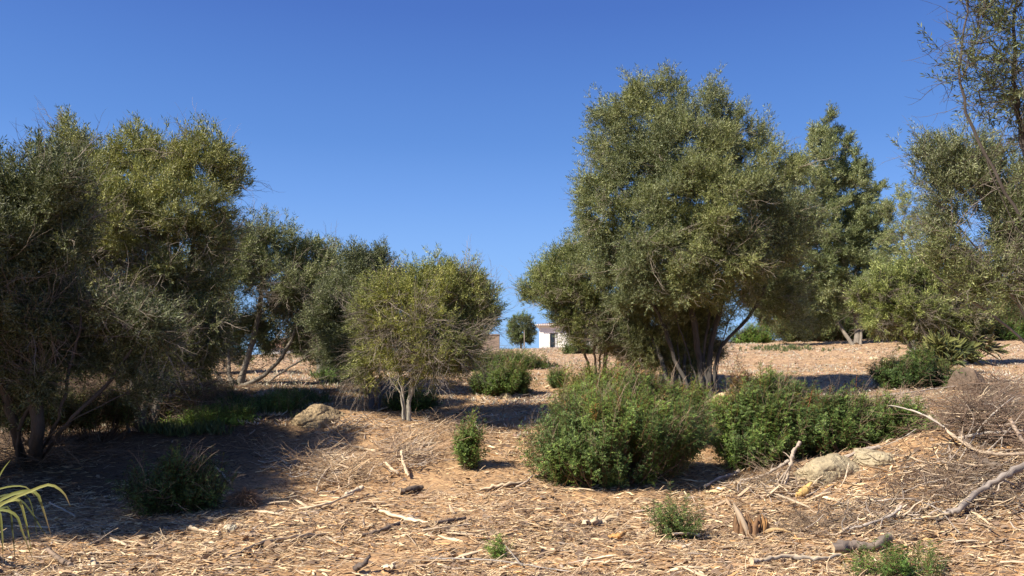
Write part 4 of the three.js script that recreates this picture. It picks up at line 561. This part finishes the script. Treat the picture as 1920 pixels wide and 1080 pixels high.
// fine brush: bare twigs heaped on the right mound and in the left heaps
{
  const brush = (label, seed, list) => { rnd = mulberry(seed); const lists = [[], []], m = new THREE.Matrix4(), q = new THREE.Quaternion(); for (const [u, v, su, sv, n, h, c, sc = 1] of list) for (let k = 0; k < n; k++) { const p = gp(u + gauss() * su, v + gauss() * sv, R(0, h)); const d = V(R(-1, 1), R(-0.12, 0.16), R(-0.7, 0.7)).normalize(); q.setFromUnitVectors(V(0, 1, 0), d).multiply(new THREE.Quaternion().setFromAxisAngle(V(0, 1, 0), R(0, 6.28))); const s = R(0.6, 1.5) * sc, w = R(0.6, 1.4); m.compose(p, q, V(s, s, s)); lists[k & 1].push([m.clone(), C(c[0] * w, c[1] * w, c[2] * w)]); }
    const t = thing('brush_debris', V(0, 0, 0), label, 'brush', null, 'stuff'); TWIGS.forEach((g, i) => instances('litter', g, chipMat, lists[i], t)); };
  brush('tangled heap of bare cut twigs on the right mound', 501, [[1850, 800, 70, 45, 260, 0.28, [0.9, 0.7, 0.58]], [1770, 915, 80, 35, 170, 0.12, [0.9, 0.72, 0.6], 0.75], [1520, 985, 60, 16, 110, 0.05, [0.9, 0.75, 0.62], 0.5], [1870, 900, 60, 40, 70, 0.16, [1.6, 1.3, 1], 0.8], [1700, 750, 70, 14, 50, 0.1, [1.8, 1.45, 1.1], 0.8], [1880, 740, 50, 20, 90, 0.26, [0.9, 0.7, 0.6]], [1640, 990, 90, 30, 60, 0.05, [1.3, 1.1, 0.95], 0.6], [1470, 900, 60, 16, 90, 0.08, [1.3, 1.1, 0.9], 0.7]]);
  brush('loose heaps of pale cut twigs on the slope below the small olive', 502, [[640, 890, 50, 26, 170, 0.12, [2.6, 2.1, 1.5], 0.75], [770, 850, 45, 24, 170, 0.14, [2.4, 1.9, 1.4], 0.75], [560, 850, 60, 20, 70, 0.06, [1.6, 1.3, 1], 0.7], [830, 820, 40, 20, 60, 0.08, [2.2, 1.8, 1.3], 0.7]]);
  brush('dead tangled twigs under the trees at left', 503, [[180, 780, 120, 30, 420, 0.6, [0.7, 0.55, 0.45], 1.4], [320, 755, 80, 30, 300, 0.5, [1.2, 1, 0.8], 1.3], [60, 860, 90, 30, 110, 0.25, [0.8, 0.65, 0.5]]]);
}

{
  const heap = (label, seed, list) => { rnd = mulberry(seed); const lists = FIBRES.map(() => []), m = new THREE.Matrix4(), q = new THREE.Quaternion(); let n0 = 0; const cols = [[0.7, 0.54, 0.36], [0.55, 0.42, 0.29], [0.4, 0.32, 0.25], [0.3, 0.24, 0.19], [0.18, 0.13, 0.1], [0.78, 0.62, 0.42], [0.46, 0.38, 0.31]];
    for (const [u, v, su, sv, n, h, l0, l1, dk = 0] of list) for (let k = 0; k < n; k++) { const p = gp(u + gauss() * su, v + gauss() * sv, R(0, h)); q.setFromEuler(new THREE.Euler(R(-0.3, 0.3), rnd() < 0.4 ? gauss() * 0.7 : R(0, 6.28), gauss() * 0.22)); const s = R(l0, l1), th = R(0.15, 0.6); m.compose(p, q, V(s, th * R(0.6, 1), th)); const c = cols[Math.min(6, rnd() * 7 | 0)], w = R(0.75, 1.15) * (rnd() < dk ? 0.4 : 1); lists[n0++ % 3].push([m.clone(), C(c[0] * w, c[1] * w, c[2] * w)]); }
    const t = thing('brushwood_debris', V(0, 0, 0), label, 'brush', null, 'stuff'); FIBRES.forEach((g, i) => instances('litter', g, chipMat, lists[i], t)); };
  heap('matted cut sticks covering the right mound and its foot', 511, [[1850, 790, 70, 40, 360, 0.16, 0.2, 0.7, 0.6], [1790, 890, 90, 40, 260, 0.1, 0.15, 0.55, 0.4], [1870, 920, 70, 50, 220, 0.12, 0.15, 0.6, 0.5], [1690, 755, 80, 14, 240, 0.08, 0.2, 0.6, 0.2], [1640, 970, 120, 36, 180, 0.04, 0.12, 0.4, 0.4], [1450, 915, 70, 18, 130, 0.05, 0.12, 0.4, 0.2], [1880, 740, 50, 18, 200, 0.22, 0.3, 0.7, 0.7], [1860, 790, 60, 30, 420, 0.3, 0.25, 0.6, 0.8]]);
  heap('pale sticks heaped below the small yellow green olive', 512, [[630, 885, 50, 28, 320, 0.1, 0.15, 0.45], [770, 850, 50, 26, 340, 0.13, 0.15, 0.45], [560, 870, 60, 24, 140, 0.05, 0.15, 0.45], [660, 800, 70, 16, 160, 0.04, 0.15, 0.4], [850, 800, 70, 20, 160, 0.05, 0.15, 0.4], [980, 760, 60, 14, 120, 0.04, 0.2, 0.5]]);
}

// ---------------------------------------------------------------- boulders and stones
function boulder(name, label, u, v, w, h, dz, col, o = {}) {
  const p = gp(u, v), k = -p.z / F; const g = new THREE.IcosahedronGeometry(1, 24), a = g.attributes.position, cols = [], uv = [], s = o.seed || 1;
  for (let i = 0; i < a.count; i++) {
    const q = V().fromBufferAttribute(a, i); let r = 1; if (o.pn) r = 0.86 / Math.pow(Math.abs(q.x) ** o.pn + Math.abs(q.y) ** o.pn + Math.abs(q.z) ** o.pn, 1 / o.pn); for (let f = 0; f < 9; f++) { const nn = V(hash3(f, 1, s) * 2 - 1, hash3(f, 2, s) * 1.6 - 0.6, hash3(f, 3, s) * 2 - 1).normalize(), c = (o.pn ? 0.72 : 0.62) + 0.25 * hash3(f, 4, s), t = q.dot(nn); if (t > 0.01 && c / t < r) r = r * 0.12 + (c / t) * 0.88; }
    r += 0.06 * noise(q.x * 2.5 + s, q.y * 2.5, q.z * 2.5) + 0.03 * noise(q.x * 7, q.y * 7 + s, q.z * 7) + 0.022 * noise(q.x * 16, q.y * 16, q.z * 16 + s) - 0.05 * smooth(0.86, 1, 1 - Math.abs(noise(q.x * 2 + s, q.y * 3.4, q.z * 2))); q.multiplyScalar(r); a.setXYZ(i, q.x * w * k / 2, q.y * h * k, q.z * dz);
    const f = 1 + 0.22 * noise(q.x * 3, q.y * 9, q.z * 3 + s) + 0.12 * noise(q.x * 12, q.y * 12, q.z * 12); cols.push(col[0] * f, col[1] * f, col[2] * f); uv.push(q.x * w * k * 2, q.y * h * k * 2 + q.z * dz * 2);
  }
  g.setAttribute('color', new THREE.Float32BufferAttribute(cols, 3)); g.setAttribute('uv', new THREE.Float32BufferAttribute(uv, 2)); g.computeVertexNormals();
  const m = mesh(name, g, rockMat, scene); m.position.copy(p); m.position.y += o.up || 0; m.position.z -= (o.back ?? 0.7) * dz; m.rotation.set(0, o.turn || 0, o.roll || 0); return tag(m, label, o.cat || 'boulder', o.group);
}
boulder('boulder', 'rough tan boulder on the bank where the shade ends', 590, 796, 124, 36, 0.5, [0.4, 0.29, 0.16], { seed: 3, roll: -0.1 });
boulder('boulder', 'flat topped tan boulder with dark right end among the branches', 1566, 900, 128, 40, 0.3, [0.42, 0.34, 0.21], { seed: 8, roll: 0.2, turn: 0.35, up: 0.03, pn: 4 });
boulder('boulder', 'low smooth tan boulder partly buried behind the flat topped one', 1660, 868, 100, 22, 0.32, [0.44, 0.36, 0.23], { seed: 12, roll: -0.2, pn: 3 });
boulder('boulder', 'dark brown boulder on top of the brush mound', 1832, 736, 80, 40, 0.35, [0.17, 0.12, 0.085], { seed: 17, up: 0.08 });
boulder('stone', 'small pale stone under the compact round shrub', 947, 748, 26, 13, 0.12, [0.5, 0.4, 0.25], { seed: 21, cat: 'stone' });
boulder('stone', 'pale chip of stone on the mulch near the tree shade', 430, 996, 30, 12, 0.07, [0.62, 0.54, 0.38], { seed: 25, cat: 'stone' });
boulder('stone', 'small tan stone by the torn end of the dark broken limb', 1738, 890, 20, 11, 0.06, [0.55, 0.42, 0.24], { seed: 29, cat: 'stone' });
boulder('stone', 'orange brown rock on the slope below the white house', 1010, 678, 24, 6, 0.5, [0.55, 0.3, 0.12], { seed: 33, cat: 'stone' });
boulder('stone', 'pale block of stone on the upper right slope', 1643, 674, 14, 6, 0.35, [0.62, 0.5, 0.32], { seed: 37, cat: 'stone' });

// ---------------------------------------------------------------- stumps
{
  rnd = mulberry(601); const b = gp(1402, 1000), t = thing('broken_stump', b, 'splintered orange brown stump with one tall pale shard', 'stump'); const k = -b.z / F;
  const body = []; for (let i = 0; i < 22; i++) { const a = i / 22 * 6.28 * 2, x = Math.cos(a) * R(0.04, 0.11), z = Math.sin(a) * R(0.04, 0.11), h = R(0.04, 0.2); body.push(tube([V(x, -0.05, z), V(x * 1.1, h * 0.5, z * 1.1), V(x * 1.3 + R(-.03, .03), h, z * 1.3)], [0.034, 0.026, 0.004], 5, () => { const w = R(0.7, 1.2); return [0.27 * w, 0.15 * w, 0.075 * w]; }, { rough: 0.4, seed: i })); }
  mesh('stump_body', mergeGeometries(body), wood, t);
  mesh('shard', tube(curve([V(-0.02, -0.03, 0.06), V(-0.08, 0.14, 0.08), V(-0.15, 0.3, 0.06)], 6), [0.05, 0.055, 0.055, 0.05, 0.045, 0.03, 0.008], 6, () => { const w = R(0.85, 1.1); return [0.6 * w, 0.46 * w, 0.32 * w]; }, { flat: 0.5, rough: 0.15 }), wood, t);
  for (const [x, y, z, h] of [[0.12, 0, 0.08, 0.2], [0.02, 0, 0.1, 0.16], [0.17, 0, 0.02, 0.15]]) mesh('shard', tube([V(x, -0.03, z), V(x + 0.02, h * 0.6, z), V(x + R(-.02, .04), h, z)], [0.03, 0.026, 0.005], 5, () => { const w = R(0.8, 1.2); return [0.45 * w, 0.24 * w, 0.09 * w]; }, { flat: 0.6, rough: 0.2 }), wood, t);
  mesh('root', tube(curve([V(0.14, 0.03, 0.08), V(0.26, 0.06, 0.1), V(0.42, 0.02, 0.12)], 6), [0.035, 0.033, 0.03, 0.026, 0.02, 0.014, 0.006], 6, () => { const w = R(0.85, 1.1); return [0.62 * w, 0.42 * w, 0.2 * w]; }, { flat: 0.6 }), wood, t);
}
{
  rnd = mulberry(602); const b = gp(458, 946), t = thing('fibrous_stump', b, 'round shaggy brown fibrous clump at the edge of the shade', 'stump'); const g = [];
  for (let i = 0; i < 420; i++) { const a = R(0, 6.28), e = R(0.05, 1.5), d = V(Math.cos(a) * Math.cos(e), Math.sin(e), Math.sin(a) * Math.cos(e)), L = R(0.12, 0.24), s = perp(d).applyAxisAngle(d, R(0, 6.28)); const p0 = d.clone().multiplyScalar(0.05), p1 = d.clone().multiplyScalar(L * 0.7).addScaledVector(s, 0.05), p2 = d.clone().multiplyScalar(L * 0.95).addScaledVector(s, 0.12); p2.y = Math.max(0.01, p2.y - 0.05); const w = R(0.5, 1.3); g.push(tube([p0, p1, p2], [0.005, 0.004, 0.002], 3, () => [0.5 * w, 0.3 * w, 0.16 * w])); }
  mesh('fibres', mergeGeometries(g), wood, t, 'stuff');
}

// ---------------------------------------------------------------- palms
const leafStrap = new THREE.MeshPhysicalMaterial({ vertexColors: true, roughness: 0.7, transmission: 0.25, thickness: 0, side: THREE.DoubleSide, specularIntensity: 0.5 });
function ribbon(pts, w, col, tipCol) {                                  // a long leaf folded along its midrib
  const cp = curve(pts, 14), n = cp.length, pos = [], col_ = [], idx = []; for (let i = 0; i < n; i++) {
    const T = V().subVectors(cp[Math.min(n - 1, i + 1)], cp[Math.max(0, i - 1)]).normalize(), S = V().crossVectors(T, V(0.1, 0.35, 1)).normalize(), U = V().crossVectors(S, T), t = i / (n - 1), ww = w * Math.min(1, 0.45 + t * 2) * (1 - Math.pow(t, 4) * 0.95); const c = [0, 1, 2].map(k => col[k] + (tipCol[k] - col[k]) * smooth(0.7, 1, t));
    for (const s of [-1, 0, 1]) { const p = cp[i].clone().addScaledVector(S, s * ww / 2).addScaledVector(U, Math.abs(s) * ww * 0.2); pos.push(p.x, p.y, p.z); const f = s ? 1 : 0.85; col_.push(c[0] * f, c[1] * f, c[2] * f); }
    if (i) for (const s of [0, 1]) { const a = (i - 1) * 3 + s; idx.push(a, a + 1, a + 3, a + 1, a + 4, a + 3); }
  }
  const g = new THREE.BufferGeometry(); g.setAttribute('position', new THREE.Float32BufferAttribute(pos, 3)); g.setAttribute('color', new THREE.Float32BufferAttribute(col_, 3)); g.setIndex(idx); g.computeVertexNormals(); return g;
}
{
  const d = 6.3, b = gp(-46, 1040), t = thing('strap_leaved_plant', b, 'plant with long arching yellow green strap leaves at bottom left', 'plant'); const Y = [0.2, 0.215, 0.05], Y2 = [0.27, 0.265, 0.07], DK = [0.08, 0.1, 0.03], BR = [0.24, 0.16, 0.08];
  for (const [pl, w, c, tc, dd = 0] of [
    [[[-60, 1000], [0, 948], [60, 920], [95, 909], [120, 925], [132, 950]], 0.034, Y2, BR], [[[-60, 990], [0, 938], [42, 922], [68, 924], [80, 952], [96, 1004]], 0.04, Y, BR, 0.05], [[[-60, 980], [0, 946], [34, 938], [46, 966], [60, 1040]], 0.036, Y2, Y, 0.02], [[[-60, 985], [0, 956], [30, 966], [42, 996], [66, 1062]], 0.03, Y, BR, -0.06],
    [[[-40, 960], [-8, 906], [6, 880], [20, 862]], 0.022, Y, Y, 0.1], [[[-40, 980], [-4, 958], [4, 1000], [6, 1056]], 0.03, Y, BR, -0.1], [[[-50, 990], [30, 934], [60, 962], [80, 995], [98, 1012]], 0.018, DK, BR, 0.15], [[[-50, 985], [14, 950], [24, 1000], [30, 1072]], 0.022, DK, BR, 0.12], [[[-60, 970], [0, 930], [50, 930], [62, 960], [70, 1010]], 0.018, DK, DK, 0.25],
    [[[-60, 985], [-30, 960], [-12, 990], [-6, 1060]], 0.03, Y, BR], [[[-60, 960], [-20, 925], [20, 912], [50, 914], [66, 932]], 0.02, Y, BR, 0.2]])
    mesh('leaf', ribbon([V(0, 0.1, 0), ...pl.map(([u, v]) => P(u, v, d + dd).sub(b))], w * 0.72, c, tc), leafStrap, t);
}
function fanPalm(label, seed, u, v, d, n, size, cols) {
  rnd = mulberry(seed); const p = P(u, v, d), b = V(p.x, ground(p.x, p.z), p.z), t = thing('fan_palm', b, label, 'palm');
  for (let k = 0; k < n; k++) {
    const a = R(0, 6.28), e = R(0.55, 1.5), dir = V(Math.cos(a) * Math.cos(e), Math.sin(e), Math.sin(a) * Math.cos(e)), L = size * R(0.5, 0.8), top = dir.clone().multiplyScalar(L), side = perp(dir).applyAxisAngle(dir, R(-.5, .5)), g = [], c = cols[k % cols.length];
    for (let j = 0; j < 13; j++) { const f = (j / 12 - 0.5) * 2.2, dd = dir.clone().multiplyScalar(Math.cos(f)).addScaledVector(side, Math.sin(f)).normalize(), w = R(0.8, 1.2), tip = top.clone().addScaledVector(dd, size * 0.42 * R(0.8, 1)); tip.y -= size * R(0.05, 0.3); g.push(ribbon([top, top.clone().lerp(tip, 0.6).add(V(0, 0.01, 0)), tip], size * 0.045, c.map(x => x * w), c.map(x => x * w * 1.3))); }
    const st = tube([V(0, 0, 0), top.clone().multiplyScalar(0.55).add(V(0, 0.02, 0)), top], [size * 0.018, size * 0.013, size * 0.01], 4, () => c); st.deleteAttribute('uv'); g.push(st); mesh('frond', mergeGeometries(g), leafStrap, t);
  }
}
fanPalm('dwarf fan palm with yellow green fronds on the right slope', 701, 1768, 690, 21.5, 44, 1.15, [[0.17, 0.18, 0.05], [0.1, 0.12, 0.035], [0.22, 0.21, 0.07], [0.08, 0.1, 0.03]]);
fanPalm('darker fan palm uphill behind the yellow green one', 702, 1822, 668, 24, 34, 1.25, [[0.1, 0.12, 0.04], [0.15, 0.15, 0.05], [0.2, 0.16, 0.08]]);

// ---------------------------------------------------------------- buildings and posts on the crest
const speck = grey(128, (u, v) => 0.86 + 0.08 * wn(u, v, 8, 8, 31) + 0.06 * wn(u, v, 40, 40, 32));
const plaster = new THREE.MeshStandardMaterial({ color: C(0.82, 0.8, 0.77), map: speck, roughness: 0.9 }), render = new THREE.MeshStandardMaterial({ color: C(0.3, 0.225, 0.17), map: speck, roughness: 0.95 });
const tileMats = [[0.46, 0.29, 0.21], [0.54, 0.36, 0.27], [0.4, 0.23, 0.16]].map(c => new THREE.MeshStandardMaterial({ color: C(...c), roughness: 0.9 }));
const dark = new THREE.MeshStandardMaterial({ color: C(0.045, 0.045, 0.045), roughness: 0.6 }), glass = new THREE.MeshPhysicalMaterial({ color: C(0.8, 0.85, 0.85), transmission: 1, thickness: 0, roughness: 0.05 }), grille = new THREE.MeshStandardMaterial({ color: C(0.5, 0.5, 0.5), roughness: 0.6 }), frameWhite = new THREE.MeshStandardMaterial({ color: C(0.72, 0.71, 0.69), roughness: 0.7 });
const box = (w, h, d, x, y, z) => { const g = new THREE.BoxGeometry(w, h, d); g.translate(x, y, z); return g; };
// a wall in the xy plane (thickness T behind it) with rectangular openings
function wallGeo(w, h, T, holes) { const s = new THREE.Shape([new THREE.Vector2(0, 0), new THREE.Vector2(w, 0), new THREE.Vector2(w, h), new THREE.Vector2(0, h)]); for (const [x, y, a, b] of holes) s.holes.push(new THREE.Path([new THREE.Vector2(x, y), new THREE.Vector2(x, y + b), new THREE.Vector2(x + a, y + b), new THREE.Vector2(x + a, y)])); const g = new THREE.ExtrudeGeometry(s, { depth: T, bevelEnabled: false }); g.translate(0, 0, -T); return g; }
const halfTile = new THREE.CylinderGeometry(0.085, 0.1, 0.42, 6, 1, true, 0, Math.PI); halfTile.rotateX(-Math.PI / 2);
function tiles(parent, ox, oy, oz, w, run, rise, n, m) {                 // rows of barrel tiles up a slope that rises away from the front
  for (let i = 0; i < n; i++) for (let j = 0; j < m; j++) { const t = (j + 0.5) / m, o = new THREE.Mesh(halfTile, tileMats[(i * 7 + j * 3) % 3]); o.name = 'roof_tile'; o.castShadow = o.receiveShadow = true; o.scale.set(w / n / 0.19, 1, run / m / 0.36); o.position.set(ox + (i + 0.5) * w / n, oy + rise * t + 0.02, oz - run * t); o.rotation.set(Math.atan2(rise, run), 0, Math.PI / 2 * 0); parent.add(o); }
}
{
  const p = P(1011, 655, 88), b = V(p.x, ground(p.x, p.z) - 0.1, p.z), t = thing('white_house', b, 'white rendered house with tiled roof standing on the crest', 'house'); t.rotation.y = -0.1;
  const W = 6.4, H = 3.0, D = 7;
  mesh('wall', wallGeo(W, H, 0.25, [[1.2, 0.1, 0.85, 2.1], [4.4, 1.0, 1.1, 1.1]]), plaster, t);
  const sideL = mesh('wall', wallGeo(D, H, 0.25, [[2.5, 1, 1.1, 1.1]]), plaster, t); sideL.rotation.y = -Math.PI / 2; sideL.position.set(0, 0, -D - 0.002);
  const sideR = mesh('wall', box(0.25, H, D - 0.25, W - 0.125, H / 2, -D / 2 - 0.13), plaster, t); sideR.name = 'wall'; mesh('wall', box(W - 0.6, H, 0.25, W / 2, H / 2, -D + 0.13), plaster, t);
  const door = mesh('door', mergeGeometries([box(0.05, 2.1, 0.08, 1.225, 1.15, -0.1), box(0.05, 2.1, 0.08, 2.025, 1.15, -0.1), box(0.75, 0.05, 0.08, 1.625, 2.175, -0.1), box(0.06, 2.03, 0.06, 1.7, 1.12, -0.1)]), dark, t);
  mesh('pane', box(0.36, 2.0, 0.012, 1.46, 1.12, -0.12), glass, door); mesh('shutter', box(0.3, 2.0, 0.03, 1.885, 1.12, -0.11), grille, door);
  const win = mesh('window', mergeGeometries([box(0.05, 1.1, 0.07, 4.425, 1.55, -0.1), box(0.05, 1.1, 0.07, 5.475, 1.55, -0.1), box(1.0, 0.05, 0.07, 4.95, 1.025, -0.1), box(1.0, 0.05, 0.07, 4.95, 2.075, -0.1)]), dark, t); mesh('pane', box(1.0, 1.0, 0.012, 4.95, 1.55, -0.12), glass, win);
  mesh('eave', mergeGeometries([box(W + 0.9, 0.16, 0.5, W / 2, H + 0.08, 0.2), box(0.5, 0.16, D, -0.2, H + 0.082, -D / 2 - 0.1)]), frameWhite, t);
  const roof = mesh('roof', (() => { const g = new THREE.BufferGeometry(), q = [[-0.45, 0, 0.45], [W + 0.45, 0, 0.45], [W + 0.45, 0, -D - 0.3], [-0.45, 0, -D - 0.3], [2.6, 0.4, -3.4], [W - 2.2, 0.4, -3.4]]; const f = [[0, 1, 5], [0, 5, 4], [1, 2, 5], [2, 3, 4], [2, 4, 5], [3, 0, 4], [0, 2, 1], [0, 3, 2]]; g.setAttribute('position', new THREE.Float32BufferAttribute(f.flat().flatMap(i => [q[i][0], q[i][1] + H + 0.162, q[i][2]]), 3)); g.computeVertexNormals(); return g; })(), tileMats[0], t);
  for (let r = 0; r < 6; r++) { const f = r / 6, y = H + 0.162 + 0.4 * (f + 0.06), z = 0.45 - 3.85 * (f + 0.06), x0 = -0.45 + 3.05 * (f + 0.06), x1 = W + 0.45 - 2.65 * (f + 0.06), n = Math.round((x1 - x0) / 0.24); for (let i = 0; i < n; i++) { const o = new THREE.Mesh(halfTile, tileMats[(i * 7 + r * 5) % 3]); o.name = 'roof_tile'; o.castShadow = o.receiveShadow = true; o.position.set(x0 + (i + 0.5) * (x1 - x0) / n, y - 0.02, z); o.rotation.x = 0.104; o.scale.set(1.1, 1, 1.8); roof.add(o); } }
}
{
  const p = P(896, 655, 76), b = V(p.x, ground(p.x, p.z) - 0.1, p.z), t = thing('block_hut', b, 'plain brown rendered block hut on the crest', 'hut'); const W = 40 * 76 / F, H = 1.62;
  mesh('wall', box(W, H, 0.2, W / 2, H / 2, -0.1), render, t); mesh('wall', box(0.2, H, 1.8, 0.1, H / 2, -1.1 - 0.002), render, t); mesh('wall', box(0.2, H, 1.8, W - 0.1, H / 2, -1.1 - 0.002), render, t); mesh('wall', box(W, H, 0.2, W / 2, H / 2, -2.104), render, t); mesh('roof', box(W + 0.06, 0.07, 2.3, W / 2, H + 0.036, -1.1), render, t);
  const p2 = P(916, 655, 77.5), g = ground(p2.x, p2.z); const post = mesh('dark_post', tube([V(0, -0.3, 0), V(0, 1.2, 0), V(0.01, 2.3, 0)], [0.06, 0.055, 0.05], 8, () => [0.06, 0.055, 0.05]), bark, scene); post.position.set(p2.x, g, p2.z); tag(post, 'thin dark post rising behind the brown block hut', 'post');
  const p3 = P(983, 656, 76), g3 = ground(p3.x, p3.z); const pole = mesh('fence_post', tube([V(0, -0.3, 0), V(0.01, 0.9, 0), V(0, 1.85, 0)], [0.05, 0.045, 0.04], 8, () => [0.4, 0.34, 0.27]), bark, scene); pole.position.set(p3.x, g3, p3.z); tag(pole, 'pale slender post in front of the small round tree on the crest', 'post');
}
{
  const p = P(490, 672, 86), b = V(p.x, ground(p.x, p.z) - 0.2, p.z), t = thing('white_house', b, 'small white house with red roof seen through the sprawling olive', 'house'); const W = 3.4, H = 1.5, D = 3;
  mesh('wall', wallGeo(W, H, 0.2, [[2.0, 0.5, 0.5, 0.55]]), plaster, t); mesh('wall', box(0.2, H, D - 0.2, 0.1, H / 2, -D / 2 - 0.102), plaster, t); mesh('wall', box(0.2, H, D - 0.2, W - 0.1, H / 2, -D / 2 - 0.102), plaster, t); mesh('wall', box(W - 0.4, H, 0.2, W / 2, H / 2, -D + 0.1), plaster, t);
  const w = mesh('window', mergeGeometries([box(0.05, 0.55, 0.05, 2.025, 0.775, -0.08), box(0.05, 0.55, 0.05, 2.475, 0.775, -0.08)]), tileMats[2], t); mesh('pane', box(0.4, 0.55, 0.01, 2.25, 0.775, -0.1), glass, w);
  const roof = mesh('roof', (() => { const g = new THREE.BufferGeometry(), q = [[-0.2, 0, 0.25], [W + 0.2, 0, 0.25], [W + 0.2, 0, -D - 0.25], [-0.2, 0, -D - 0.25], [1.3, 1.0, -D / 2], [W - 0.4, 1.0, -D / 2]], f = [[0, 1, 5], [0, 5, 4], [1, 2, 5], [2, 3, 4], [2, 4, 5], [3, 0, 4], [0, 2, 1], [0, 3, 2]]; g.setAttribute('position', new THREE.Float32BufferAttribute(f.flat().flatMap(i => [q[i][0], q[i][1] + H + 0.003, q[i][2]]), 3)); g.computeVertexNormals(); return g; })(), tileMats[2], t);
  for (let r = 0; r < 4; r++) { const f = (r + 0.3) / 4, n = 14 - r * 2; for (let i = 0; i < n; i++) { const x0 = -0.2 + 1.5 * f, x1 = W + 0.2 - 0.6 * f, o = new THREE.Mesh(halfTile, tileMats[(i + r) % 3]); o.name = 'roof_tile'; o.position.set(x0 + (i + 0.5) * (x1 - x0) / n, H + f, 0.25 - f * 1.75); o.rotation.x = 0.52; o.castShadow = true; roof.add(o); } }
}

renderer.render(scene, camera);
